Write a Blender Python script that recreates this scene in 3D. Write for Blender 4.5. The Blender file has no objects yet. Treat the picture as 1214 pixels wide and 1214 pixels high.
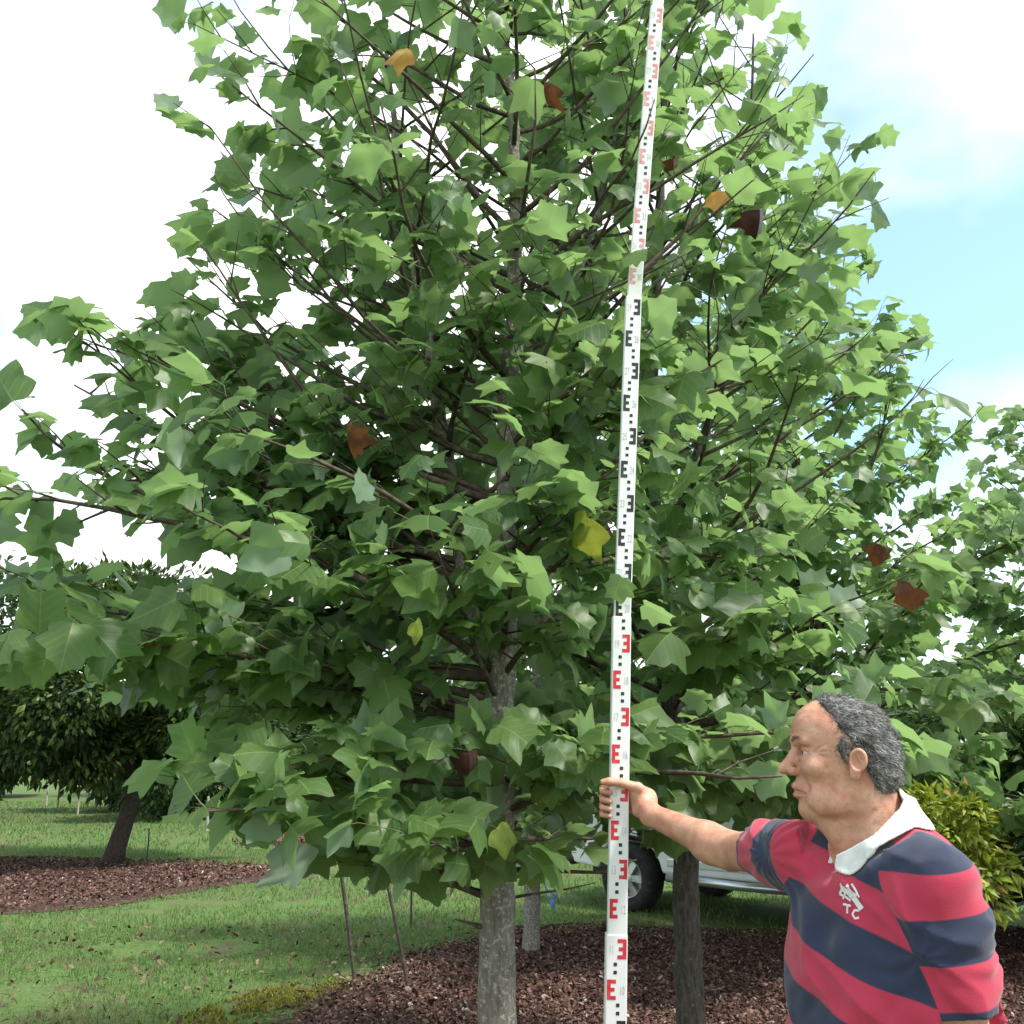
import bpy, bmesh, math, random
import numpy as np
from mathutils import Vector, Matrix
from mathutils.bvhtree import BVHTree

# ------------------------------------------------------------------ camera, sky, sun, exposure
scene = bpy.context.scene
PITCH = math.radians(14.3)
CAMZ = 1.62
FPX = 1133.0            # focal length in pixels of the 1214 px picture
cam_data = bpy.data.cameras.new('camera')
cam_data.sensor_width = 36.0
cam_data.lens = 36.0 * FPX / 1214.0
cam_data.clip_start = 0.05
cam_data.clip_end = 2000
cam = bpy.data.objects.new('camera', cam_data)
scene.collection.objects.link(cam)
cam.location = (0, 0, CAMZ)
cam.rotation_euler = (math.pi / 2 + PITCH, 0, 0)
scene.camera = cam

SUN_EL, SUN_AZ = math.radians(56), math.radians(115)    # azimuth clockwise from +Y
world = bpy.data.worlds.new('World')
scene.world = world
world.use_nodes = True
wn, wl = world.node_tree.nodes, world.node_tree.links
wn.clear()
w_out = wn.new('ShaderNodeOutputWorld')
sky = wn.new('ShaderNodeTexSky')
sky.sky_type = 'NISHITA'
sky.sun_disc = False
sky.sun_elevation = SUN_EL
sky.sun_rotation = SUN_AZ
sky.air_density = 1.0
sky.dust_density = 0.6
sky.ozone_density = 1.5
bg_sky = wn.new('ShaderNodeBackground')
bg_sky.inputs['Strength'].default_value = 0.15
w_tint = wn.new('ShaderNodeMix'); w_tint.data_type = 'RGBA'; w_tint.blend_type = 'MULTIPLY'
w_tint.inputs['Factor'].default_value = 1.0
w_tint.inputs['B'].default_value = (0.88, 1.22, 1.05, 1)
wl.new(sky.outputs[0], w_tint.inputs['A'])
wl.new(w_tint.outputs['Result'], bg_sky.inputs['Color'])
bg_cl = wn.new('ShaderNodeBackground')
bg_cl.inputs['Color'].default_value = (1.0, 1.0, 1.0, 1)
bg_cl.inputs['Strength'].default_value = 0.95
w_tc = wn.new('ShaderNodeTexCoord')
w_map = wn.new('ShaderNodeMapping')
w_map.inputs['Location'].default_value = (5.1, 6.9, 0.9)
w_map.inputs['Rotation'].default_value = (0, 0, math.radians(-9))
w_map.inputs['Scale'].default_value = (1.0, 1.0, 1.5)
w_no = wn.new('ShaderNodeTexNoise')
w_no.inputs['Scale'].default_value = 1.6
w_no.inputs['Detail'].default_value = 5.0
w_no.inputs['Roughness'].default_value = 0.5
w_rp = wn.new('ShaderNodeValToRGB')
w_rp.color_ramp.elements[0].position = 0.42
w_rp.color_ramp.elements[0].color = (0.15, 0.15, 0.15, 1)     # thin veil of high cloud over the blue
w_rp.color_ramp.elements[1].position = 0.60
w_mix = wn.new('ShaderNodeMixShader')
wl.new(w_tc.outputs['Generated'], w_map.inputs['Vector'])
wl.new(w_map.outputs[0], w_no.inputs['Vector'])
wl.new(w_no.outputs[0], w_rp.inputs[0])
wl.new(w_rp.outputs[0], w_mix.inputs[0])
wl.new(bg_sky.outputs[0], w_mix.inputs[1])
wl.new(bg_cl.outputs[0], w_mix.inputs[2])
wl.new(w_mix.outputs[0], w_out.inputs['Surface'])

sun_data = bpy.data.lights.new('sun', 'SUN')
sun_data.energy = 3.0
sun_data.angle = math.radians(6)
sun_data.color = (1.0, 0.96, 0.88)
sun = bpy.data.objects.new('sun', sun_data)
scene.collection.objects.link(sun)
sdir = Vector((math.sin(SUN_AZ) * math.cos(SUN_EL), math.cos(SUN_AZ) * math.cos(SUN_EL), math.sin(SUN_EL)))
sun.rotation_euler = sdir.to_track_quat('Z', 'Y').to_euler()
sun.location = sdir * 30

scene.view_settings.view_transform = 'Standard'
scene.view_settings.look = 'None'
scene.view_settings.exposure = 0.95
scene.view_settings.gamma = 1.0
scene.view_settings.use_curve_mapping = False
scene.render.resolution_x = 1024
scene.render.resolution_y = 1024

# ------------------------------------------------------------------ helpers
COL = scene.collection
random.seed(7)
RNG = np.random.default_rng(7)
CP, SP = math.cos(PITCH), math.sin(PITCH)


def P(px, py, Y):
    """world point on the sight line of a photograph pixel at depth Y (survey of the photograph)"""
    dx, dy = (px - 607) / FPX, -(py - 607) / FPX
    d = Vector((dx, CP - dy * SP, SP + dy * CP))
    return Vector((0, 0, CAMZ)) + d * (Y / d.y)


def G(px, py):
    dx, dy = (px - 607) / FPX, -(py - 607) / FPX
    d = Vector((dx, CP - dy * SP, SP + dy * CP))
    return Vector((0, 0, CAMZ)) + d * (-CAMZ / d.z)


def to_px(p):
    """numpy (N,3) -> px, py, depth"""
    q = p - np.array([0, 0, CAMZ])
    dep = q[:, 1] * CP + q[:, 2] * SP
    up = -q[:, 1] * SP + q[:, 2] * CP
    dd = np.maximum(dep, 1e-3)
    return 607 + FPX * q[:, 0] / dd, 607 - FPX * up / dd, dep


def link(o, parent=None):
    COL.objects.link(o)
    if parent is not None:
        o.parent = parent
    return o


def tag(o, label=None, cat=None, group=None, kind=None):
    if label: o['label'] = label
    if cat: o['category'] = cat
    if group: o['group'] = group
    if kind: o['kind'] = kind
    return o


def empty(name, loc=(0, 0, 0)):
    o = bpy.data.objects.new(name, None)
    o.empty_display_size = 0.1
    o.location = loc
    return link(o)


def np_mesh(name, verts, faces, mat=None, uv=None, smooth=True):
    verts = np.asarray(verts, np.float32)
    faces = np.asarray(faces, np.int32)
    k = faces.shape[1]
    me = bpy.data.meshes.new(name)
    me.vertices.add(len(verts))
    me.vertices.foreach_set('co', verts.ravel())
    me.loops.add(faces.size)
    me.loops.foreach_set('vertex_index', faces.ravel())
    me.polygons.add(len(faces))
    me.polygons.foreach_set('loop_start', np.arange(0, faces.size, k, dtype=np.int32))
    if uv is not None:
        l = me.uv_layers.new(name='UVMap')
        l.data.foreach_set('uv', np.asarray(uv, np.float32)[faces.ravel()].ravel())
    me.update(calc_edges=True)
    me.polygons.foreach_set('use_smooth', np.full(len(faces), smooth, dtype=bool))
    if mat: me.materials.append(mat)
    return me


def obj(name, me, parent=None, loc=None):
    o = bpy.data.objects.new(name, me)
    if loc is not None: o.location = loc
    return link(o, parent)


class MB:
    """collects simple shapes into one mesh"""
    def __init__(self):
        self.v, self.f = [], []

    def add(self, vs, fs):
        b = len(self.v)
        self.v += [tuple(x) for x in vs]
        self.f += [tuple(i + b for i in f) for f in fs]
        return self

    def box(self, lo, hi, M=None):
        x0, y0, z0 = lo; x1, y1, z1 = hi
        vs = [Vector(c) for c in ((x0,y0,z0),(x1,y0,z0),(x1,y1,z0),(x0,y1,z0),(x0,y0,z1),(x1,y0,z1),(x1,y1,z1),(x0,y1,z1))]
        if M is not None: vs = [M @ v for v in vs]
        return self.add(vs, [(3,2,1,0),(4,5,6,7),(0,1,5,4),(1,2,6,5),(2,3,7,6),(3,0,4,7)])

    def tube(self, pts, rads, n=6, cap=True):
        pts = [Vector(p) for p in pts]
        vs, fs = [], []
        ref = None
        for i, p in enumerate(pts):
            d = (pts[min(i + 1, len(pts) - 1)] - pts[max(i - 1, 0)]).normalized()
            if ref is None:
                ref = d.orthogonal().normalized()
            ref = (ref - d * ref.dot(d)).normalized()
            s = d.cross(ref)
            r = rads[i] if hasattr(rads, '__len__') else rads
            for k in range(n):
                a = 2 * math.pi * k / n
                vs.append(p + (ref * math.cos(a) + s * math.sin(a)) * r)
        for i in range(len(pts) - 1):
            for k in range(n):
                k2 = (k + 1) % n
                fs.append((i * n + k, i * n + k2, (i + 1) * n + k2, (i + 1) * n + k))
        if cap:
            fs.append(tuple(range(n - 1, -1, -1)))
            fs.append(tuple((len(pts) - 1) * n + k for k in range(n)))
        return self.add(vs, fs)

    def lathe(self, prof, axis_o, axis_d, n=24):
        """prof: list of (distance along axis, radius), closed ring surface"""
        d = Vector(axis_d).normalized(); o = Vector(axis_o)
        u = d.orthogonal().normalized(); w = d.cross(u)
        vs, fs = [], []
        for (t, r) in prof:
            for k in range(n):
                a = 2 * math.pi * k / n
                vs.append(o + d * t + (u * math.cos(a) + w * math.sin(a)) * r)
        m = len(prof)
        for i in range(m - 1):
            for k in range(n):
                k2 = (k + 1) % n
                fs.append((i * n + k, i * n + k2, (i + 1) * n + k2, (i + 1) * n + k))
        return self.add(vs, fs)

    def prism(self, poly, z0, z1, M=None):
        """poly (x,z) extruded along y from z0 to z1"""
        n = len(poly)
        vs = [Vector((x, z0, z)) for x, z in poly] + [Vector((x, z1, z)) for x, z in poly]
        if M is not None: vs = [M @ v for v in vs]
        fs = [tuple(range(n)), tuple(range(2 * n - 1, n - 1, -1))]
        for i in range(n):
            j = (i + 1) % n
            fs.append((j, i, n + i, n + j))
        return self.add(vs, fs)

    def build(self, name, mat, parent=None, smooth=False, bevel=0, seg=2):
        me = bpy.data.meshes.new(name)
        me.from_pydata(self.v, [], self.f)
        bm = bmesh.new(); bm.from_mesh(me)
        bmesh.ops.recalc_face_normals(bm, faces=bm.faces)
        bm.to_mesh(me); bm.free()
        me.polygons.foreach_set('use_smooth', np.full(len(me.polygons), smooth, dtype=bool))
        me.materials.append(mat)
        o = obj(name, me, parent)
        if bevel:
            b = o.modifiers.new('bevel', 'BEVEL'); b.width = bevel; b.segments = seg; b.limit_method = 'ANGLE'
        return o


# ---- materials
def new_mat(name):
    m = bpy.data.materials.new(name); m.use_nodes = True
    nt = m.node_tree; nt.nodes.clear()
    out = nt.nodes.new('ShaderNodeOutputMaterial')
    return m, nt.nodes, nt.links, out


def principled(name, col, rough=0.6, metal=0.0, spec=0.4, noise=None, bump=None, coat=0.0):
    """noise = (scale, other colour, low, high); bump = (scale, strength, distance)"""
    m, n, l, out = new_mat(name)
    b = n.new('ShaderNodeBsdfPrincipled')
    b.inputs['Base Color'].default_value = (*col, 1)
    b.inputs['Roughness'].default_value = rough
    b.inputs['Metallic'].default_value = metal
    b.inputs['Specular IOR Level'].default_value = spec
    b.inputs['Coat Weight'].default_value = coat
    tc = n.new('ShaderNodeTexCoord')
    if noise:
        t = n.new('ShaderNodeTexNoise'); t.inputs['Scale'].default_value = noise[0]; t.inputs['Detail'].default_value = 6
        l.new(tc.outputs['Object'], t.inputs['Vector'])
        mr = n.new('ShaderNodeMapRange'); mr.inputs['From Min'].default_value = noise[2]; mr.inputs['From Max'].default_value = noise[3]
        l.new(t.outputs[0], mr.inputs[0])
        mx = n.new('ShaderNodeMix'); mx.data_type = 'RGBA'
        mx.inputs['A'].default_value = (*col, 1); mx.inputs['B'].default_value = (*noise[1], 1)
        l.new(mr.outputs[0], mx.inputs['Factor']); l.new(mx.outputs['Result'], b.inputs['Base Color'])
    if bump:
        t = n.new('ShaderNodeTexNoise'); t.inputs['Scale'].default_value = bump[0]; t.inputs['Detail'].default_value = 5
        l.new(tc.outputs['Object'], t.inputs['Vector'])
        bp = n.new('ShaderNodeBump'); bp.inputs['Strength'].default_value = bump[1]; bp.inputs['Distance'].default_value = bump[2]
        l.new(t.outputs[0], bp.inputs['Height']); l.new(bp.outputs[0], b.inputs['Normal'])
    l.new(b.outputs[0], out.inputs[0])
    return m


def leaf_mat(name, top_a, top_b, under, trans, veins=True, rough=0.42, tfac=0.3, spots=None):
    """two-sided leaf: glossy face, paler underside, light shining through; varies from leaf to leaf"""
    m, n, l, out = new_mat(name)
    geo = n.new('ShaderNodeNewGeometry'); oi = n.new('ShaderNodeObjectInfo')
    ad = n.new('ShaderNodeMath'); ad.operation = 'ADD'
    l.new(geo.outputs['Random Per Island'], ad.inputs[0]); l.new(oi.outputs['Random'], ad.inputs[1])
    fr = n.new('ShaderNodeMath'); fr.operation = 'FRACT'; l.new(ad.outputs[0], fr.inputs[0])
    mx = n.new('ShaderNodeMix'); mx.data_type = 'RGBA'
    mx.inputs['A'].default_value = (*top_a, 1); mx.inputs['B'].default_value = (*top_b, 1)
    l.new(fr.outputs[0], mx.inputs['Factor'])
    und = n.new('ShaderNodeMix'); und.data_type = 'RGBA'
    und.inputs['B'].default_value = (*under, 1)
    l.new(mx.outputs['Result'], und.inputs['A'])
    l.new(geo.outputs['Backfacing'], und.inputs['Factor'])
    col = und.outputs['Result']
    if spots:
        tc = n.new('ShaderNodeTexCoord')
        t = n.new('ShaderNodeTexNoise'); t.inputs['Scale'].default_value = 22; t.inputs['Detail'].default_value = 4
        l.new(tc.outputs['Object'], t.inputs['Vector'])
        mr = n.new('ShaderNodeMapRange'); mr.inputs['From Min'].default_value = 0.45; mr.inputs['From Max'].default_value = 0.6
        l.new(t.outputs[0], mr.inputs[0])
        sm = n.new('ShaderNodeMix'); sm.data_type = 'RGBA'; sm.inputs['B'].default_value = (*spots, 1)
        l.new(col, sm.inputs['A']); l.new(mr.outputs[0], sm.inputs['Factor'])
        col = sm.outputs['Result']
    if veins:
        uv = n.new('ShaderNodeUVMap'); sx = n.new('ShaderNodeSeparateXYZ'); l.new(uv.outputs[0], sx.inputs[0])
        ab = n.new('ShaderNodeMath'); ab.operation = 'ABSOLUTE'; l.new(sx.outputs[0], ab.inputs[0])
        mid = n.new('ShaderNodeMath'); mid.operation = 'LESS_THAN'; mid.inputs[1].default_value = 0.014; l.new(ab.outputs[0], mid.inputs[0])
        k = n.new('ShaderNodeMath'); k.operation = 'MULTIPLY'; k.inputs[1].default_value = -0.75; l.new(ab.outputs[0], k.inputs[0])
        y2 = n.new('ShaderNodeMath'); y2.operation = 'ADD'; l.new(sx.outputs[1], y2.inputs[0]); l.new(k.outputs[0], y2.inputs[1])
        y3 = n.new('ShaderNodeMath'); y3.operation = 'MULTIPLY'; y3.inputs[1].default_value = 5.2; l.new(y2.outputs[0], y3.inputs[0])
        f2 = n.new('ShaderNodeMath'); f2.operation = 'FRACT'; l.new(y3.outputs[0], f2.inputs[0])
        lt = n.new('ShaderNodeMath'); lt.operation = 'LESS_THAN'; lt.inputs[1].default_value = 0.075; l.new(f2.outputs[0], lt.inputs[0])
        mxm = n.new('ShaderNodeMath'); mxm.operation = 'MAXIMUM'; l.new(mid.outputs[0], mxm.inputs[0]); l.new(lt.outputs[0], mxm.inputs[1])
        sc = n.new('ShaderNodeMath'); sc.operation = 'MULTIPLY'; sc.inputs[1].default_value = 0.45; l.new(mxm.outputs[0], sc.inputs[0])
        vm = n.new('ShaderNodeMix'); vm.data_type = 'RGBA'; vm.inputs['B'].default_value = (0.30, 0.36, 0.14, 1)
        l.new(col, vm.inputs['A']); l.new(sc.outputs[0], vm.inputs['Factor'])
        col = vm.outputs['Result']
    b = n.new('ShaderNodeBsdfPrincipled')
    b.inputs['Roughness'].default_value = rough
    b.inputs['Specular IOR Level'].default_value = 0.42
    l.new(col, b.inputs['Base Color'])
    tr = n.new('ShaderNodeBsdfTranslucent'); tr.inputs['Color'].default_value = (*trans, 1)
    ms = n.new('ShaderNodeMixShader'); ms.inputs[0].default_value = tfac
    l.new(b.outputs[0], ms.inputs[1]); l.new(tr.outputs[0], ms.inputs[2])
    l.new(ms.outputs[0], out.inputs[0])
    return m


def island_mat(name, cols, rough=0.8, tfac=0.0, trans=(0.2, 0.3, 0.05)):
    """a colour drawn for each small piece"""
    m, n, l, out = new_mat(name)
    geo = n.new('ShaderNodeNewGeometry')
    rp = n.new('ShaderNodeValToRGB')
    els = rp.color_ramp.elements
    while len(els) < len(cols): els.new(0.5)
    for i, (p, c) in enumerate(cols):
        els[i].position = p; els[i].color = (*c, 1)
    l.new(geo.outputs['Random Per Island'], rp.inputs[0])
    b = n.new('ShaderNodeBsdfPrincipled'); b.inputs['Roughness'].default_value = rough
    b.inputs['Specular IOR Level'].default_value = 0.25
    l.new(rp.outputs[0], b.inputs['Base Color'])
    if tfac:
        tr = n.new('ShaderNodeBsdfTranslucent'); tr.inputs['Color'].default_value = (*trans, 1)
        ms = n.new('ShaderNodeMixShader'); ms.inputs[0].default_value = tfac
        l.new(b.outputs[0], ms.inputs[1]); l.new(tr.outputs[0], ms.inputs[2]); l.new(ms.outputs[0], out.inputs[0])
    else:
        l.new(b.outputs[0], out.inputs[0])
    return m


def bark_mat(name, dark, light, lichen, lich_lo=0.58):
    m, n, l, out = new_mat(name)
    tc = n.new('ShaderNodeTexCoord')
    mp = n.new('ShaderNodeMapping'); mp.inputs['Scale'].default_value = (1, 1, 0.25)
    l.new(tc.outputs['Object'], mp.inputs['Vector'])
    t = n.new('ShaderNodeTexNoise'); t.inputs['Scale'].default_value = 70; t.inputs['Detail'].default_value = 7; t.inputs['Roughness'].default_value = 0.65
    l.new(mp.outputs[0], t.inputs['Vector'])
    mr = n.new('ShaderNodeMapRange'); mr.inputs['From Min'].default_value = 0.35; mr.inputs['From Max'].default_value = 0.65
    l.new(t.outputs[0], mr.inputs[0])
    mx = n.new('ShaderNodeMix'); mx.data_type = 'RGBA'; mx.inputs['A'].default_value = (*dark, 1); mx.inputs['B'].default_value = (*light, 1)
    l.new(mr.outputs[0], mx.inputs['Factor'])
    t2 = n.new('ShaderNodeTexNoise'); t2.inputs['Scale'].default_value = 60; t2.inputs['Detail'].default_value = 5; t2.inputs['Roughness'].default_value = 0.7
    l.new(tc.outputs['Object'], t2.inputs['Vector'])
    mr2 = n.new('ShaderNodeMapRange'); mr2.inputs['From Min'].default_value = lich_lo; mr2.inputs['From Max'].default_value = lich_lo + 0.08; mr2.inputs['To Max'].default_value = 0.85
    l.new(t2.outputs[0], mr2.inputs[0])
    mx2 = n.new('ShaderNodeMix'); mx2.data_type = 'RGBA'; mx2.inputs['B'].default_value = (*lichen, 1)
    l.new(mx.outputs['Result'], mx2.inputs['A']); l.new(mr2.outputs[0], mx2.inputs['Factor'])
    b = n.new('ShaderNodeBsdfPrincipled'); b.inputs['Roughness'].default_value = 0.9; b.inputs['Specular IOR Level'].default_value = 0.2
    l.new(mx2.outputs['Result'], b.inputs['Base Color'])
    bp = n.new('ShaderNodeBump'); bp.inputs['Strength'].default_value = 0.8; bp.inputs['Distance'].default_value = 0.008
    l.new(t.outputs[0], bp.inputs['Height']); l.new(bp.outputs[0], b.inputs['Normal'])
    l.new(b.outputs[0], out.inputs[0])
    return m


M_leaf = leaf_mat('tulip_leaf', (0.038, 0.090, 0.026), (0.118, 0.188, 0.055), (0.225, 0.300, 0.225), (0.30, 0.47, 0.15), rough=0.42, tfac=0.48)
M_leaf_yellow = leaf_mat('yellowing_leaf', (0.26, 0.33, 0.05), (0.30, 0.35, 0.06), (0.32, 0.38, 0.12), (0.45, 0.48, 0.06), spots=(0.16, 0.22, 0.04))
M_leaf_orange = leaf_mat('orange_leaf', (0.60, 0.24, 0.05), (0.6, 0.30, 0.06), (0.6, 0.30, 0.10), (0.8, 0.35, 0.06), spots=(0.62, 0.40, 0.10))
M_leaf_brown = leaf_mat('withered_leaf', (0.15, 0.055, 0.025), (0.22, 0.08, 0.03), (0.20, 0.085, 0.045), (0.25, 0.09, 0.03), spots=(0.06, 0.025, 0.02), tfac=0.15, veins=False)
M_leaf_maroon = leaf_mat('dead_maroon_leaf', (0.045, 0.018, 0.020), (0.05, 0.02, 0.02), (0.06, 0.025, 0.028), (0.08, 0.02, 0.02), spots=(0.09, 0.04, 0.04), tfac=0.1, veins=False)
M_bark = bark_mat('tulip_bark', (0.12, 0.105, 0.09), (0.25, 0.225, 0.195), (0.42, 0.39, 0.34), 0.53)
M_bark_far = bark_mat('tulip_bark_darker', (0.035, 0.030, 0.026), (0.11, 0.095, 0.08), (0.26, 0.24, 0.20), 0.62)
M_twig = principled('twig_bark', (0.060, 0.042, 0.030), 0.8, noise=(40, (0.13, 0.10, 0.075), 0.4, 0.65))
M_bark_dark = bark_mat('dark_bark', (0.022, 0.017, 0.014), (0.075, 0.06, 0.05), (0.2, 0.19, 0.16), 0.66)


def vnoise(p, freq, seed=0):
    """value noise on (N,3) points, -1..1"""
    q = p * freq
    i = np.floor(q).astype(np.int64); f = q - i
    f = f * f * (3 - 2 * f)
    def h(a, b, c):
        v = (a * 73856093) ^ (b * 19349663) ^ (c * 83492791) ^ (seed * 2654435761)
        v = (v ^ (v >> 13)) * 1274126177 & 0x7fffffff
        v = v ^ (v >> 16)
        return (v & 0xffff) / 32767.5 - 1
    r = 0
    for dx in (0, 1):
        wx = f[:, 0] if dx else 1 - f[:, 0]
        for dy in (0, 1):
            wy = f[:, 1] if dy else 1 - f[:, 1]
            for dz in (0, 1):
                wz = f[:, 2] if dz else 1 - f[:, 2]
                r = r + wx * wy * wz * h(i[:, 0] + dx, i[:, 1] + dy, i[:, 2] + dz)
    return r


# ------------------------------------------------------------------ ground
def in_poly(poly, x, y):
    x = np.asarray(x); y = np.asarray(y)
    ins = np.zeros(x.shape, bool)
    n = len(poly)
    for i in range(n):
        x0, y0 = poly[i]; x1, y1 = poly[(i + 1) % n]
        c = ((y0 > y) != (y1 > y)) & (x < (x1 - x0) * (y - y0) / (y1 - y0 + 1e-12) + x0)
        ins ^= c
    return ins


def wobble(poly, amp, step, seed):
    r = random.Random(seed); out = []
    for i in range(len(poly)):
        a = Vector(poly[i]); b = Vector(poly[(i + 1) % len(poly)])
        k = max(1, int((b - a).length / step))
        for j in range(k):
            p = a.lerp(b, j / k)
            out.append((p.x + r.uniform(-amp, amp), p.y + r.uniform(-amp, amp)))
    return out


def ground_mat():
    m, n, l, out = new_mat('lawn_soil')
    tc = n.new('ShaderNodeTexCoord')
    def noise(s, d=6):
        t = n.new('ShaderNodeTexNoise'); t.inputs['Scale'].default_value = s; t.inputs['Detail'].default_value = d
        l.new(tc.outputs['Object'], t.inputs['Vector']); return t.outputs[0]
    def mixc(fac, a, b, lo, hi):
        mr = n.new('ShaderNodeMapRange'); mr.inputs['From Min'].default_value = lo; mr.inputs['From Max'].default_value = hi
        l.new(fac, mr.inputs[0])
        x = n.new('ShaderNodeMix'); x.data_type = 'RGBA'; l.new(mr.outputs[0], x.inputs['Factor'])
        for s, c in (('A', a), ('B', b)):
            if isinstance(c, tuple): x.inputs[s].default_value = (*c, 1)
            else: l.new(c, x.inputs[s])
        return x.outputs['Result']
    c1 = mixc(noise(30), (0.060, 0.115, 0.028), (0.115, 0.175, 0.055), 0.35, 0.65)
    c2 = mixc(noise(0.55), c1, (0.125, 0.130, 0.055), 0.52, 0.72)
    c3 = mixc(noise(3.0), c2, (0.115, 0.088, 0.058), 0.54, 0.68)
    b = n.new('ShaderNodeBsdfPrincipled'); b.inputs['Roughness'].default_value = 0.95; b.inputs['Specular IOR Level'].default_value = 0.1
    l.new(c3, b.inputs['Base Color']); l.new(b.outputs[0], out.inputs[0])
    return m


def sheet(name, xs, ys, zf, mat):
    X, Y = np.meshgrid(xs, ys, indexing='ij')
    v = np.stack([X.ravel(), Y.ravel(), zf(X.ravel(), Y.ravel())], 1)
    nx, ny = len(xs), len(ys)
    i, j = np.meshgrid(np.arange(nx - 1), np.arange(ny - 1), indexing='ij')
    a = (i * ny + j).ravel()
    return obj(name, np_mesh(name, v, np.stack([a, a + ny, a + ny + 1, a + 1], 1), mat))


def gz(x, y):
    p = np.stack([x, y, np.zeros_like(x)], 1)
    w = np.clip((np.hypot(x, y) - 5) / 6, 0, 1)
    return 0.03 * w * vnoise(p, 0.35, 3) * (np.hypot(x, y) < 60)


xs = np.concatenate([[-900, -300, -100, -60], np.linspace(-40, 40, 121), [60, 100, 300, 900]])
ys = np.concatenate([[-900, -300, -100, -40], np.linspace(-20, 60, 121), [80, 150, 300, 900]])
tag(sheet('ground', xs, ys, gz, ground_mat()), kind='structure')

M_soil = principled('mulch_soil', (0.070, 0.042, 0.034), 0.95, spec=0.1, noise=(14, (0.13, 0.085, 0.066), 0.4, 0.65), bump=(60, 0.8, 0.02))
bed_main = wobble([(-1.35, 0.4), (-1.25, 4.0), (-1.30, 6.2), (-1.28, 7.2), (-0.75, 8.6), (0.0, 9.6), (0.9, 9.75), (2.6, 9.4), (4.6, 9.6), (6.6, 9.4), (6.8, 4.0), (6.4, 0.4)], 0.09, 0.35, 1)
bed_left = wobble([(-11.5, 10.8), (-6.0, 10.6), (-4.6, 11.2), (-4.1, 12.4), (-2.9, 13.9), (-3.3, 14.6), (-5.0, 15.7), (-7.2, 16.1), (-11.8, 16.2)], 0.10, 0.4, 2)
bed_far = wobble([(-5.2, 19.0), (-2.0, 18.2), (3.5, 18.4), (3.6, 20.0), (-1.6, 20.2), (-5.0, 20.6)], 0.15, 0.6, 3)


def bed_mesh(name, poly, mound):
    bm = bmesh.new()
    vs = [bm.verts.new((x, y, 0.0)) for x, y in poly]
    f = bm.faces.new(vs)
    bmesh.ops.triangulate(bm, faces=[f])
    bmesh.ops.subdivide_edges(bm, edges=bm.edges[:], cuts=2, use_grid_fill=True)
    me = bpy.data.meshes.new(name)
    pa = np.array(poly)
    c = np.array([v.co[:] for v in bm.verts])
    d = np.full(len(c), 9.0)
    for i in range(len(pa)):
        a, b = pa[i], pa[(i + 1) % len(pa)]
        ab = b - a
        t = np.clip(((c[:, :2] - a) @ ab) / (ab @ ab + 1e-9), 0, 1)
        d = np.minimum(d, np.hypot(*(c[:, :2] - a - t[:, None] * ab).T))
    z = gz(c[:, 0], c[:, 1]) + 0.006 + mound * np.clip(d / 0.6, 0, 1) + 0.012 * (vnoise(c, 2.5, 5)) * np.clip(d / 0.3, 0, 1)
    for v, zz in zip(bm.verts, z): v.co.z = zz
    bm.to_mesh(me); bm.free()
    me.materials.append(M_soil)
    me.polygons.foreach_set('use_smooth', np.ones(len(me.polygons), bool))
    return tag(obj(name, me), kind='structure')


bed_mesh('mulch_bed_under_tulip_trees', bed_main, 0.05)
bed_mesh('mulch_bed_under_dark_tree', bed_left, 0.05)
bed_mesh('mulch_bed_far_row', bed_far, 0.05)

# wood chips and leaf litter
M_chip = island_mat('mulch_chip', [(0.0, (0.032, 0.015, 0.012)), (0.4, (0.085, 0.040, 0.030)), (0.72, (0.140, 0.072, 0.054)), (0.91, (0.19, 0.115, 0.088)), (0.985, (0.30, 0.22, 0.18)), (1.0, (0.5, 0.45, 0.4))], 0.85)


def scatter_chips(n, region, poly, smin, smax, seed, fringe=0.0):
    r = np.random.default_rng(seed)
    x = r.uniform(region[0], region[1], n); y = r.uniform(region[2], region[3], n)
    if fringe:
        x2 = x + r.normal(0, fringe, n); y2 = y + r.normal(0, fringe, n)
        k = in_poly(poly, x2, y2)
    else:
        k = in_poly(poly, x, y)
    x, y = x[k], y[k]; n = len(x)
    L = r.uniform(smin, smax, n); W = L * r.uniform(0.25, 0.7, n)
    az = r.uniform(0, 6.283, n); t1 = r.normal(0, 0.45, n); t2 = r.normal(0, 0.5, n)
    ux = np.stack([np.cos(az) * np.cos(t1), np.sin(az) * np.cos(t1), np.sin(t1)], 1)
    uy = np.stack([-np.sin(az) * np.cos(t2), np.cos(az) * np.cos(t2), np.sin(t2)], 1)
    ins = in_poly(poly, x, y)
    c = np.stack([x, y, gz(x, y) + np.where(ins, 0.066, 0.022) + r.uniform(-0.004, 0.012, n)], 1)
    a = ux * L[:, None] / 2; b = uy * W[:, None] / 2
    up = np.array([0, 0, 1.0]) * (L * 0.10)[:, None]
    v = np.stack([c - a - b * 0.6, c - b + up, c + a - b * 0.3, c + a * 0.8 + b, c + b * 0.9 + up, c - a * 0.9 + b * 0.7], 1)
    base = np.arange(n)[:, None] * 6
    f = np.concatenate([base + [0, 1, 4], base + [0, 4, 5], base + [1, 2, 3], base + [1, 3, 4]])
    return v.reshape(-1, 3), f


def stuff(name, parts, mat, label, cat, smooth=False):
    vs, fs, b = [], [], 0
    for v, f in parts:
        vs.append(v); fs.append(f + b); b += len(v)
    o = obj(name, np_mesh(name, np.concatenate(vs), np.concatenate(fs), mat, smooth=smooth))
    return tag(o, label, cat, kind='stuff')


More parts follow.
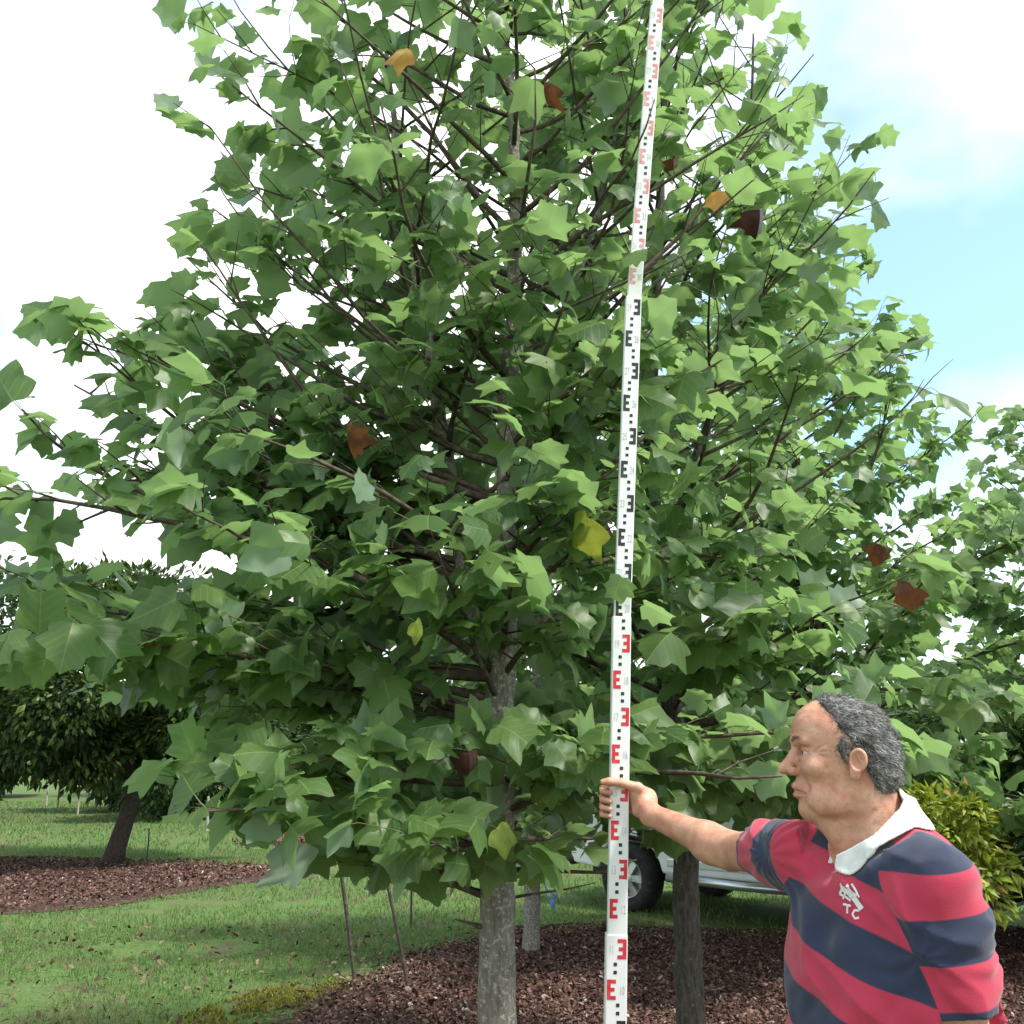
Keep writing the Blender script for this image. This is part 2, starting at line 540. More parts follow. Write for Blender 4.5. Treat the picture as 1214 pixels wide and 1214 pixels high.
stuff('mulch_chips', [scatter_chips(105000, (-1.7, 5.6, 5.6, 10.0), bed_main, 0.012, 0.042, 11, 0.14),
                      scatter_chips(9000, (-2.6, 1.5, 6.0, 10.6), bed_main, 0.02, 0.06, 16, 0.38),
                      scatter_chips(22000, (-1.7, 5.6, 0.6, 5.7), bed_main, 0.02, 0.08, 12, 0.10)],
      M_chip, 'brown wood chips and leaf litter covering the bed under the tulip trees', 'mulch')
stuff('mulch_chips', [scatter_chips(42000, (-11.8, -2.5, 10.2, 16.4), bed_left, 0.02, 0.06, 13, 0.16)],
      M_chip, 'brown wood chips and fallen leaves under the dark leaning tree', 'mulch')
stuff('mulch_chips', [scatter_chips(6000, (-5.6, 3.8, 18.0, 20.8), bed_far, 0.05, 0.12, 14, 0.2)],
      M_chip, 'brown litter strip in the lawn by the far pale stakes', 'mulch')


litter = [(-4.2, 5.6), (-1.0, 5.6), (-1.0, 9.8), (-5.5, 9.8)]
M_litter = island_mat('dead_leaf_litter', [(0, (0.05, 0.035, 0.02)), (0.6, (0.13, 0.09, 0.05)), (1, (0.24, 0.18, 0.11))], 0.85)
stuff('leaf_litter', [scatter_chips(1300, (-5.5, -1.0, 5.6, 9.8), litter, 0.02, 0.06, 15)], M_litter, 'scattered brown dead leaves lying on the near lawn', 'litter')


def grass(n, ymin, ymax, hmin, hmax, w, seed, wide=0.72):
    r = np.random.default_rng(seed)
    y = np.sqrt(r.uniform(ymin ** 2, ymax ** 2, n)); x = y * r.uniform(-wide, wide, n)
    k = np.ones(n, bool)
    for b in (bed_main, bed_left, bed_far):
        dx = r.normal(0, 0.10, n); dy = r.normal(0, 0.10, n)
        k &= ~in_poly(b, x + dx, y + dy)
    p = np.stack([x, y, 0 * x], 1)
    thin = vnoise(p, 1.1, 21) + 0.6 * vnoise(p, 3.1, 22)
    near = np.clip((9.5 - y) / 3.0, 0, 1)
    k &= thin < (0.68 - 0.95 * near * (r.uniform(0, 1, n)))
    x, y = x[k], y[k]; n = len(x)
    h = r.uniform(hmin, hmax, n); az = r.uniform(0, 6.283, n); lean = r.uniform(0.1, 0.9, n) * h
    base = np.stack([x, y, gz(x, y) - 0.004], 1)
    side = np.stack([np.cos(az), np.sin(az), 0 * az], 1) * (w / 2)
    la = r.uniform(0, 6.283, n)
    tip = base + np.stack([np.cos(la) * lean, np.sin(la) * lean, h], 1)
    v = np.stack([base - side, base + side, tip], 1).reshape(-1, 3)
    return v, np.arange(n * 3).reshape(-1, 3)


M_grass = island_mat('grass_blade', [(0.0, (0.050, 0.100, 0.028)), (0.4, (0.095, 0.160, 0.050)), (0.75, (0.145, 0.205, 0.075)), (0.9, (0.22, 0.23, 0.11)), (1.0, (0.32, 0.28, 0.17))], 0.6, 0.25, (0.18, 0.32, 0.05))
stuff('grass', [grass(45000, 1.2, 5.8, 0.02, 0.05, 0.006, 30, 1.3), grass(90000, 5.8, 10.0, 0.02, 0.055, 0.008, 31), grass(80000, 10.0, 18.0, 0.025, 0.07, 0.013, 32),
                grass(50000, 18.0, 36.0, 0.04, 0.10, 0.028, 33)], M_grass, 'short mown green grass of the orchard lawn', 'grass')

# moss patch: low yellow green mat beside the bed
def moss():
    r = np.random.default_rng(41)
    c0 = G(320, 1188)
    n = 9000
    a = r.normal(0, 1, n); b = r.normal(0, 1, n)
    x = c0.x + a * 0.17 + 0.06 * b; y = c0.y + b * 0.22 + a * 0.10
    p = np.stack([x, y, 0 * x], 1)
    k = (vnoise(p, 6, 42) + 0.5 * vnoise(p, 15, 43)) > -0.35
    x, y = x[k], y[k]; n = len(x)
    h = r.uniform(0.012, 0.035, n); az = r.uniform(0, 6.283, n); w = r.uniform(0.006, 0.012, n)
    base = np.stack([x, y, gz(x, y) + 0.004], 1)
    s = np.stack([np.cos(az), np.sin(az), 0 * az], 1) * w[:, None]
    tip = base + np.stack([r.normal(0, 0.012, n), r.normal(0, 0.012, n), h], 1)
    return np.stack([base - s, base + s, tip], 1).reshape(-1, 3), np.arange(n * 3).reshape(-1, 3)


stuff('moss_patch', [moss()], island_mat('moss', [(0, (0.09, 0.11, 0.02)), (0.5, (0.19, 0.19, 0.03)), (1, (0.28, 0.27, 0.05))], 0.9),
      'yellow green moss patch between the lawn and the mulch', 'moss')

# ------------------------------------------------------------------ leaves
HALVES = [
    [(0.0, 0.0), (0.18, -0.05), (0.38, 0.02), (0.57, 0.18), (0.48, 0.35), (0.41, 0.46), (0.44, 0.62), (0.43, 0.95), (0.22, 0.85), (0.0, 0.80)],
    [(0.0, 0.0), (0.20, -0.07), (0.40, 0.00), (0.62, 0.10), (0.49, 0.28), (0.64, 0.50), (0.42, 0.60), (0.38, 0.75), (0.33, 0.96), (0.16, 0.87), (0.0, 0.86)],
    [(0.0, 0.0), (0.22, -0.09), (0.48, -0.04), (0.44, 0.14), (0.65, 0.34), (0.45, 0.48), (0.34, 0.60), (0.32, 0.78), (0.15, 0.86), (0.0, 1.02)],
]


def leaf_shape(half, fold, curl, droop, rnd, fine=True):
    """petiole foot at the origin; blade along +y, face up +z; returns verts, tris, uv (unit blade)"""
    ax = Vector((0, 0.42, 0.16)) if droop > 0 else Vector((0, 0.45, 0.05))
    v, uv, f = [], [], []
    a1, a2, b1_, b2_ = rnd.uniform(0, 6.28), rnd.uniform(0, 6.28), rnd.uniform(4, 8), rnd.uniform(5, 9)
    wv = rnd.uniform(0.03, 0.09); tw = rnd.uniform(-0.25, 0.25); asym = rnd.uniform(0.9, 1.1)

    def zz(x, y):
        return -curl * y * y - fold * (abs(x) + 0.6 * x * x) + wv * math.sin(b1_ * x + a1) * math.sin(b2_ * y + a2) * min(1, 3 * abs(x)) + tw * x * y - 0.25 * max(0, abs(x) - 0.35)

    for side in (1, -1):
        out = [(x * (asym if side > 0 else 2 - asym) * rnd.uniform(0.94, 1.06), y + rnd.uniform(-0.025, 0.025) * (0 < i < len(half) - 1)) for i, (x, y) in enumerate(half)]
        pts = []
        for i in range(len(out) - 1):
            (x0, y0), (x1, y1) = out[i], out[i + 1]
            pts.append((x0, y0))
            if fine and i > 0:
                k = 0.035
                pts.append(((x0 + x1) / 2 + (y1 - y0) * k, (y0 + y1) / 2 - (x1 - x0) * k))
        pts.append(out[-1])
        n = len(pts)
        ts = (0.0, 0.55, 1.0) if fine else (0.0, 1.0)
        b = len(v)
        for i, (x, y) in enumerate(pts):
            ym = half[-1][1] * (i / (n - 1)) * 0.98
            for t in ts:
                xx, yy = x * t * side, ym + (y - ym) * t
                v.append((xx, yy, zz(xx, yy))); uv.append((xx, yy))
        m = len(ts)
        for i in range(n - 1):
            for j in range(m - 1):
                q = (b + i * m + j, b + i * m + j + 1, b + (i + 1) * m + j + 1, b + (i + 1) * m + j)
                for t in ((q[0], q[1], q[2]), (q[0], q[2], q[3])):
                    if len({v[w] for w in t}) == 3: f.append(t if side > 0 else (t[0], t[2], t[1]))
    ca, sa = math.cos(droop), math.sin(droop)
    v = [(x + ax.x, y * ca + z * sa + ax.y, -y * sa + z * ca + ax.z) for x, y, z in v]
    b = len(v)
    pts = [Vector((0, 0, 0)), Vector((0, 0.22, 0.13)), ax]
    for p in pts:
        for k in range(3):
            a = 2.094 * k
            v.append((p.x + 0.011 * math.cos(a), p.y, p.z + 0.011 * math.sin(a))); uv.append((0, 0.3))
    for i in range(2):
        for k in range(3):
            k2 = (k + 1) % 3
            q = (b + i * 3 + k, b + i * 3 + k2, b + i * 3 + 3 + k2, b + i * 3 + 3 + k)
            f += [(q[0], q[1], q[2]), (q[0], q[2], q[3])]
    return np.array(v), np.array(f), np.array(uv)


_r = random.Random(5)
LEAVES = [leaf_shape(HALVES[i % 3], _r.uniform(-0.05, 0.40), _r.uniform(-0.05, 0.40), _r.uniform(-0.1, 0.7), _r) for i in range(16)]
LEAVES_FAR = [leaf_shape(HALVES[i % 3], _r.uniform(-0.05, 0.40), _r.uniform(-0.05, 0.40), _r.uniform(-0.1, 0.7), _r, False) for i in range(16)]
LEAF_ME = [np_mesh('leaf', v, f, M_leaf, uv) for v, f, uv in LEAVES]
CURLED = [leaf_shape(HALVES[i % 3], _r.uniform(0.7, 1.1), _r.uniform(0.5, 0.9), 0.7, _r) for i in range(3)]


def frames(d, nrm):
    d = d / np.linalg.norm(d, axis=1, keepdims=True)
    x = np.cross(d, nrm); x /= np.linalg.norm(x, axis=1, keepdims=True) + 1e-9
    z = np.cross(x, d)
    return np.stack([x, d, z], 2)          # columns


def bake_leaves(pos, R, S, var, shapes):
    vs, fs, us, b = [], [], [], 0
    for k, (v, f, u) in enumerate(shapes):
        sel = np.where(var == k)[0]
        if not len(sel): continue
        w = np.einsum('nij,vj->nvi', R[sel] * S[sel][:, None, None], v) + pos[sel][:, None, :]
        vs.append(w.reshape(-1, 3))
        fs.append((f[None] + (np.arange(len(sel)) * len(v))[:, None, None]).reshape(-1, 3) + b)
        us.append(np.tile(u, (len(sel), 1)))
        b += len(sel) * len(v)
    return np.concatenate(vs), np.concatenate(fs), np.concatenate(us)


def interp_profile(prof, z):
    zs = [a for a, b in prof]; rs = [b for a, b in prof]
    return float(np.interp(z, zs, rs))


def tulip_tree(label, stems, prof, seed, keep, axis, dz=0.085, leafsize=0.135, nobj=300, aniso=None, sides=14, bark=M_bark, z0=1.25, leaf_step=0.062, extra_branch=None, bias=False, zfloor=1.2, thin=None, blocked=None, forced=()):
    rnd = random.Random(seed)
    root = empty('tulip_tree', stems[0][0][0])
    tag(root, label, 'tree', 'tulip trees growing in the mulch bed')
    inv = -Vector(stems[0][0][0])
    # trunk and stems, one mesh
    t = MB()
    dense = []
    for st in stems:
        pts = [Vector(p) for p, r in st]; rads = [r for p, r in st]
        fine, fr = [], []
        for i in range(len(pts) - 1):
            k = max(2, int((pts[i + 1] - pts[i]).length / 0.08))
            for j in range(k):
                # Catmull-Rom
                u = j / k
                a = pts[max(i - 1, 0)]; b = pts[i]; c = pts[i + 1]; d = pts[min(i + 2, len(pts) - 1)]
                q = 0.5 * ((2 * b) + (c - a) * u + (2 * a - 5 * b + 4 * c - d) * u * u + (3 * b - a - 3 * c + d) * u ** 3)
                w = 0.006 * min(1, rads[i] / 0.03)
                fine.append(q + Vector((rnd.uniform(-w, w), rnd.uniform(-w, w), 0)))
                fr.append((rads[i] + (rads[i + 1] - rads[i]) * u) * rnd.uniform(0.96, 1.05))
        fine.append(pts[-1]); fr.append(rads[-1])
        dense.append((fine, fr))
        t.tube([p + inv for p in fine], fr, sides)
    t.build('trunk', bark, root, smooth=True)
    LP, LD, LN = [], [], []            # leaf feet, directions, normals

    def put_leaf(p, out):
        o = Vector((out.x, out.y, 0))
        if o.length < 1e-4: o = Vector((rnd.uniform(-1, 1), rnd.uniform(-1, 1), 0))
        o.normalize()
        d = o * rnd.uniform(0.35, 1.0) + Vector((rnd.gauss(0, .5), rnd.gauss(0, .5), rnd.uniform(-0.35, 0.55)))
        nr = Vector((0, 0, rnd.uniform(0.35, 1.0))) + o * rnd.uniform(0.0, 0.9) + Vector((rnd.gauss(0, .38), rnd.gauss(0, .38), rnd.gauss(0, .3)))
        LP.append(p[:]); LD.append(d[:]); LN.append(nr[:])

    def twig_path(p0, d0, L, n, droop):
        pts = [p0.copy()]; d = d0.normalized(); p = p0.copy()
        for i in range(n):
            if p.z < (zfloor(p.x) if callable(zfloor) else zfloor): d.z = abs(d.z) * 0.5 + 0.12
            d = (d + Vector((rnd.gauss(0, .10), rnd.gauss(0, .10), rnd.gauss(0.02, .07) - droop))).normalized()
            p = p + d * (L / n)
            c = axis(p.z); kk = aniso(math.atan2(p.y - c[1], p.x - c[0]), p.z) if aniso else 1
            if blocked and blocked(p): break
            if i > 0 and p.z < (zfloor(p.x) if callable(zfloor) else zfloor) - 0.12: break
            if i > 1 and math.hypot(p.x - c[0], p.y - c[1]) > interp_profile(prof, p.z) * kk * 1.02: break
            pts.append(p.copy())
        return pts

    az = rnd.uniform(0, 6.28)
    bnum = 0
    for si, (fine, fr) in enumerate(dense):
        zlast = max(z0, fine[0].z + (0.25 if si else 0))
        ztop = fine[-1].z
        z = zlast
        todo = sorted(forced) if si == 0 else []
        while z < ztop - 0.03:
            hold, set_limb = z, None
            if todo and todo[0][0] <= z:
                set_limb = todo.pop(0); z = set_limb[0]
            az += 2.39996 + rnd.uniform(-.35, .35)
            if bias and z < 3.1 and rnd.random() < 0.36: az = math.pi + rnd.uniform(-0.9, 0.75)
            if set_limb: az_keep, az = az, set_limb[1]
            i = min(range(len(fine)), key=lambda q: abs(fine[q].z - z))
            p0 = fine[i]
            dirh = Vector((math.cos(az), math.sin(az), 0))
            asc = (0.25 if z > 1.7 else -0.02) + 0.35 * min(1, max(0, (z - 1.4) / 2.5)) + rnd.uniform(-0.12, 0.3)
            if set_limb: asc = set_limb[2]
            # reach out to the crown surface
            tt = 0.05
            while tt < 3.0:
                q = p0 + dirh * tt + Vector((0, 0, tt * asc))
                c = axis(q.z); k = aniso(math.atan2(q.y - c[1], q.x - c[0]), q.z) if aniso else 1
                if math.hypot(q.x - c[0], q.y - c[1]) > interp_profile(prof, q.z) * k: break
                tt += 0.05
            L = tt * (rnd.uniform(0.78, 1.08) if z > 1.7 or rnd.random() < 0.5 else rnd.uniform(0.3, 0.8))
            if L > 0.12:
                droop = (0.05 if z < 1.9 else 0.0)
                d0 = dirh + Vector((0, 0, asc + (0.12 if z < 1.9 else 0)))
                nseg = max(3, int(L / 0.14))
                path = twig_path(p0, d0, L * math.hypot(1, asc), nseg, droop); nseg = len(path) - 1
                if nseg < 1:
                    z = hold + (0 if set_limb else dz); continue
                r0 = min(fr[i] * 0.5, 0.004 + 0.009 * L)
                mb = MB()
                mb.tube([q + inv for q in path], [r0 * (1 - 0.82 * j / nseg) for j in range(nseg + 1)], 5)
                sgn = 1
                for j in range(1, nseg + 1):
                    s = j / nseg
                    if s < 0.18: continue
                    bd = (path[j] - path[j - 1]).normalized()
                    for rep in range(2 if rnd.random() < 0.55 else 1):
                        sgn = -sgn
                        ang = sgn * rnd.uniform(0.5, 1.2)
                        td = Vector((bd.x * math.cos(ang) - bd.y * math.sin(ang), bd.x * math.sin(ang) + bd.y * math.cos(ang), bd.z * 0.6 + rnd.uniform(-.15, .35)))
                        tl = min(0.55, L * 0.5) * (1.1 - 0.6 * s) * rnd.uniform(0.6, 1.15)
                        if tl < 0.08: continue
                        ns = max(2, int(tl / 0.10))
                        tp = twig_path(path[j].lerp(path[j - 1], rnd.random()), td, tl, ns, droop); ns = len(tp) - 1
                        if ns < 1 or not keep(np.array([tp[-1][:]]))[0]: continue
                        mb.tube([q + inv for q in tp], [max(0.0011, r0 * 0.27 * (1 - 0.7 * q / ns)) for q in range(ns + 1)], 4, cap=False)
                        m = max(2, int(tl / leaf_step))
                        for q in range(m):
                            u = (q + 0.6) / m * ns
                            a = min(int(u), ns - 1)
                            if q == 0 and rnd.random() < 0.5: continue
                            put_leaf(tp[a].lerp(tp[a + 1], u - a), td)
                    if s > 0.35:
                        for rep in range(2):
                            ang = rnd.uniform(-1.6, 1.6)
                            put_leaf(path[j].lerp(path[j - 1], rnd.random()), Vector((bd.x * math.cos(ang) - bd.y * math.sin(ang), bd.x * math.sin(ang) + bd.y * math.cos(ang), 0)))
                for rep in range(3): put_leaf(path[-1], bd)
                mb.build('branch', M_twig, root, smooth=True)
                bnum += 1
            if set_limb:
                z, az = hold, az_keep; continue
            z += dz * rnd.uniform(0.7, 1.3) * (1.0 + 0.25 * (si > 0)) * (0.46 if z < 1.75 else 0.66 if z < 2.6 else 1.0)
    if extra_branch:
        for path, r0, leaves in extra_branch:
            mb = MB(); n = len(path) - 1
            mb.tube([q + inv for q in path], [r0 * (1 - 0.75 * j / n) for j in range(n + 1)], 6)
            mb.build('branch', M_twig, root, smooth=True)
            for a, o in leaves: put_leaf(a, o)
    LP = np.array(LP); LD = np.array(LD); LN = np.array(LN)
    # a few leaves grow clear outside the crown: trim softly
    R = frames(LD, LN)
    rg = np.random.default_rng(seed)
    S = leafsize * np.clip(rg.normal(1.0, 0.27, len(LP)), 0.45, 1.55)
    centre = LP + (R @ np.array([0, 0.8, 0.1])) * S[:, None]
    k = keep(centre)
    if thin: k &= rg.uniform(0, 1, len(k)) < np.interp(centre[:, 2], [a for a, b in thin], [b for a, b in thin])
    LP, R, S, centre = LP[k], R[k], S[k], centre[k]
    var = rg.integers(0, len(LEAVES), len(LP))
    px, py, dep = to_px(centre)
    infr = (px > -10) & (px < 1224) & (py > -10) & (py < 1224) & (dep > 0.3)
    # nearest leaf seen first: rank by size in the picture, preferring leaves in front
    cell = (np.clip(px // 22, 0, 60) * 100 + np.clip(py // 22, 0, 60)).astype(int)
    order = np.lexsort((dep, cell))
    front = np.zeros(len(LP), bool)
    _, first = np.unique(cell[order], return_index=True)
    front[order[first]] = True
    score = np.where(infr, S / dep, 0) * np.where(front, 1.0, 0.55)
    pick = np.argsort(-score)[:nobj]
    pick = pick[score[pick] > 0]
    b0 = Vector(stems[0][0][0])
    for i in pick:
        o = bpy.data.objects.new('leaf', LEAF_ME[var[i]])
        Mx = Matrix([[*(R[i][r] * S[i]), LP[i][r] - b0[r]] for r in range(3)] + [[0, 0, 0, 1]])
        link(o, root); o.matrix_local = Mx
    rest = np.ones(len(LP), bool); rest[pick] = False
    v, f, u = bake_leaves(LP[rest] - np.array(b0[:]), R[rest], S[rest], var[rest], LEAVES if b0.y < 6 else LEAVES_FAR)
    tag(obj('foliage', np_mesh('foliage', v, f, M_leaf, u), root), kind='stuff')
    print('tulip tree leaves', len(LP), 'branches', bnum)
    return root, b0


def clear_work_space(c):
    """the man and his staff stand in front of the foliage, nothing grows within his reach"""
    ok = c[:, 1] > 2.12
    ok &= ~((c[:, 0] > 0.02) & (c[:, 1] < 2.88))
    ok &= ~((c[:, 0] > 0.42) & (c[:, 1] < 3.15) & (c[:, 2] < 2.0))
    return ok


# discoloured leaves that hang free at the outside of the crowns
DEAD = [(905, 258, 3.35, 'maroon', 0.105, True, 'dark maroon dead leaf'), (640, 104, 2.85, 'brown', 0.075, True, 'curled brown leaf'),
        (404, 516, 2.65, 'brown', 0.095, True, 'curled brown leaf'), (474, 60, 2.95, 'orange', 0.10, False, 'orange leaf'),
        (846, 232, 3.3, 'orange', 0.085, False, 'orange leaf'), (685, 632, 2.92, 'yellow', 0.15, False, 'yellowing leaf with brown spot'),
        (1078, 708, 4.3, 'brown', 0.13, True, 'withered brown leaf'), (1048, 658, 4.3, 'brown', 0.10, True, 'withered brown leaf'),
        (560, 905, 2.9, 'maroon', 0.08, True, 'dark maroon dead leaf'), (800, 196, 3.2, 'brown', 0.06, True, 'curled brown leaf'),
        (500, 745, 2.8, 'yellow', 0.07, False, 'yellowing leaf'), (600, 990, 3.0, 'yellow', 0.09, False, 'yellowing leaf')]


def unhide(c):
    px, py, d = to_px(c)
    ok = np.ones(len(c), bool)
    for (x, y, Y, *_) in DEAD:
        ok &= ~((np.abs(px - x) < 34) & (np.abs(py - y) < 32) & (c[:, 1] < Y + 0.05))
    return ok


# main tree
base1 = P(590, 1214, 3.42); base1.z = 0.0; base1.x += 0.0
T1 = [
    [(Vector((base1.x, 3.42, -0.05)), 0.088), (Vector((base1.x, 3.42, 0.25)), 0.070), (P(589, 1150, 3.42), 0.062), (P(590, 1000, 3.42), 0.056), (P(592, 860, 3.43), 0.053), (P(597, 720, 3.44), 0.048),
     (P(600, 600, 3.45), 0.040), (P(604, 450, 3.47), 0.034), (P(612, 280, 3.50), 0.028), (P(606, 120, 3.52), 0.022), (P(590, -20, 3.55), 0.018), (P(585, -200, 3.55), 0.012), (P(585, -420, 3.55), 0.005)],
    [(P(590, 800, 3.44), 0.030), (P(560, 720, 3.50), 0.034), (P(540, 610, 3.56), 0.031), (P(522, 500, 3.62), 0.028), (P(500, 360, 3.66), 0.023), (P(480, 230, 3.70), 0.017), (P(462, 100, 3.74), 0.012), (P(450, -60, 3.75), 0.005)],
    [(P(599, 640, 3.45), 0.026), (P(628, 540, 3.62), 0.027), (P(662, 430, 3.80), 0.025), (P(692, 310, 3.92), 0.021), (P(718, 210, 4.0), 0.018), (P(738, 90, 4.1), 0.014), (P(750, -60, 4.2), 0.006)],
]
prof1 = [(1.0, 0.8), (1.3, 1.2), (1.6, 1.5), (1.9, 1.65), (2.4, 1.75), (2.9, 1.74), (3.2, 1.58), (3.5, 1.44), (4.0, 1.36), (4.8, 1.26), (5.6, 0.85), (6.4, 0.5), (7.2, 0.1)]


def aniso1(a, z):
    # growth is held back on the side where people walk (towards -Y)
    s = -math.sin(a)
    k = 1.0 - 0.34 * max(0, s)
    if 1.3 < z < 3.2: k *= 1 + 0.14 * max(0, -math.cos(a))          # long low limbs over the lawn
    return k * (1 + 0.07 * math.sin(3 * a + z * 2.1) + 0.05 * math.sin(5 * a - z * 3.3))


def keep1(c):
    ok = clear_work_space(c)
    r = np.hypot(c[:, 0] + 0.06, c[:, 1] - 3.45)
    R = np.interp(c[:, 2], [a for a, b in prof1], [b for a, b in prof1]) * np.where((c[:, 0] < -0.3) & (c[:, 2] < 3.0), 1.16, 1.0)
    ok &= r < R * 1.05 + 0.08 * vnoise(c, 3.0, 77)
    px, py, d = to_px(c)
    # the lowest leaves hang highest on the lawn side
    ok &= c[:, 2] > np.interp(c[:, 0], [-1.8, -1.2, -0.8, -0.4, 0.0, 0.2, 0.5], [1.78, 1.64, 1.42, 1.22, 1.18, 1.33, 1.36])
    gap = vnoise(c, 2.8, 78) + 0.6 * vnoise(c, 6.5, 79)
    ok &= gap < np.interp(c[:, 2], [1.6, 2.3, 2.9, 3.4], [1.3, 0.62, 0.38, 0.14])
    ok &= unhide(c)
    return ok


staff_branch = [P(700, 255, 2.95), P(722, 222, 2.72), P(748, 190, 2.50), P(766, 150, 2.40), P(776, 118, 2.38)]
ax1 = lambda z: (-0.06, 3.45)
tree1, b1 = tulip_tree('tulip tree with forked grey trunk right behind the survey staff, large lobed leaves', T1, prof1, 101, keep1, ax1, aniso=aniso1, dz=0.070, z0=1.06, leaf_step=0.056, leafsize=0.106, bias=True, forced=[(1.70, 2.95, .16), (1.78, 3.35, .14), (1.88, 2.75, .18), (1.92, 3.15, .10), (2.02, 3.6, .16), (2.10, 2.95, .12), (2.2, 3.3, .14), (2.28, 2.6, .2), (2.35, 3.1, .2), (2.5, 3.4, .2), (2.45, 2.8, .22)], blocked=lambda p: (p.x > 0.0 and p.y < 2.92) or p.y < 2.15, zfloor=lambda x: float(np.interp(x, [-1.8, -1.2, -0.8, -0.4, 0.0, 0.5], [1.90, 1.76, 1.52, 1.30, 1.25, 1.32])), thin=[(1.6, 1.0), (2.2, 0.85), (2.8, 0.66), (3.4, 0.58), (7, 0.55)],
                       extra_branch=[(staff_branch, 0.006, [])])

# second tulip tree: dark trunk beside the man
b3 = G(820, 1300)
Y3 = 4.7
T3 = [[(Vector((P(822, 1214, Y3).x, Y3, -0.05)), 0.085), (Vector((P(822, 1214, Y3).x, Y3, 0.2)), 0.070), (P(817, 1150, Y3), 0.064), (P(812, 1000, Y3), 0.058), (P(803, 890, Y3), 0.052), (P(788, 780, Y3), 0.046),
       (P(776, 650, Y3), 0.040), (P(772, 500, Y3), 0.034), (P(778, 330, Y3), 0.027), (P(786, 160, Y3), 0.020), (P(790, 0, Y3), 0.014), (P(792, -170, Y3), 0.005)],
      [(P(779, 690, Y3), 0.024), (P(820, 560, 4.75), 0.024), (P(862, 430, 4.8), 0.021), (P(880, 300, 4.8), 0.016), (P(890, 170, 4.85), 0.011), (P(893, 40, 4.9), 0.005)]]
prof3 = [(1.0, 0.7), (1.2, 1.0), (1.6, 1.3), (2.2, 1.55), (3.0, 1.60), (3.8, 1.42), (4.6, 1.18), (5.4, 0.9), (6.2, 0.6), (7.0, 0.1)]


def keep3(c):
    ok = c[:, 1] > 3.0
    ok &= ~((c[:, 1] < 3.4) & (c[:, 2] < 1.75))
    r = np.hypot(c[:, 0] - 0.85, c[:, 1] - 4.7)
    R = np.interp(c[:, 2], [a for a, b in prof3], [b for a, b in prof3])
    ok &= r < R * 1.1 + 0.1 * vnoise(c, 3.0, 87)
    ok &= c[:, 2] > np.interp(c[:, 0], [0.0, 0.7, 1.2, 1.6, 2.2], [1.20, 1.24, 1.28, 1.38, 1.5])
    gap = vnoise(c, 2.4, 88) + 0.6 * vnoise(c, 5.5, 89)
    ok &= gap < np.interp(c[:, 2], [1.6, 2.4, 3.2], [1.2, 0.60, 0.22])
    ok &= unhide(c)
    return ok


tulip_tree('tulip tree with dark slanting trunk between the staff and the man', T3, prof3, 202, keep3, lambda z: (0.85, 4.7), dz=0.085, leafsize=0.128, leaf_step=0.064, z0=1.05, thin=[(1.6, 1.0), (2.4, 0.75), (3.2, 0.48), (7, 0.45)],
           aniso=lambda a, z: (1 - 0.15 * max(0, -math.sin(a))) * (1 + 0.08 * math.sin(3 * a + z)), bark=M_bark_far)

# third: slim trunk with blue ribbon, further back
Y2 = 8.5
T2 = [[(Vector((P(628, 1128, Y2).x, Y2, -0.05)), 0.085), (P(630, 1100, Y2), 0.072), (P(632, 1000, Y2), 0.066), (P(636, 850, Y2), 0.058), (P(642, 650, Y2), 0.042), (P(648, 500, Y2), 0.028), (P(652, 380, Y2), 0.006)]]
prof2 = [(1.0, 0.8), (1.5, 1.5), (2.4, 1.7), (3.2, 1.5), (4.2, 1.1), (5.2, 0.6), (6.2, 0.05)]


def keep_r(cx, cy, prof, seed, zmin=1.3):
    def k(c):
        r = np.hypot(c[:, 0] - cx, c[:, 1] - cy)
        R = np.interp(c[:, 2], [a for a, b in prof], [b for a, b in prof])
        return (r < R * 1.08 + 0.12 * vnoise(c, 2.5, seed)) & (c[:, 2] > zmin)
    return k


tulip_tree('slim tulip tree with a blue ribbon tied round its pale trunk', T2, prof2, 303, keep_r(0.2, 8.5, prof2, 97), lambda z: (0.2, 8.5), dz=0.13, leafsize=0.15, leaf_step=0.09, thin=[(2.2, 1.0), (3.2, 0.5), (7, 0.4)],
           sides=12, z0=1.3)

# fourth: tall cone behind the man, its trunk hidden by him
Y4 = 8.2
X4 = P(965, 800, Y4).x
T4 = [[(Vector((X4, Y4, -0.05)), 0.09), (Vector((X4, Y4, 0.8)), 0.075), (Vector((X4 + .05, Y4, 2.5)), 0.058), (Vector((X4, Y4 + .05, 4.2)), 0.038), (Vector((X4 - .05, Y4, 5.6)), 0.02), (Vector((X4 - .05, Y4, 6.7)), 0.005)]]
prof4 = [(0.6, 1.4), (1.2, 1.9), (1.8, 2.2), (2.6, 2.35), (3.4, 2.2), (4.2, 1.85), (5.0, 1.35), (5.8, 0.85), (6.4, 0.4), (6.9, 0.05)]
tulip_tree('pale cone-shaped tulip tree rising behind the man in the striped shirt', T4, prof4, 404, keep_r(X4, Y4, prof4, 98, 0.75), lambda z: (X4, Y4), dz=0.080, leafsize=0.132, leaf_step=0.066, thin=[(2.4, 1.0), (3.4, 0.7), (7, 0.6)],
           sides=12, z0=0.8, bark=M_bark_far)

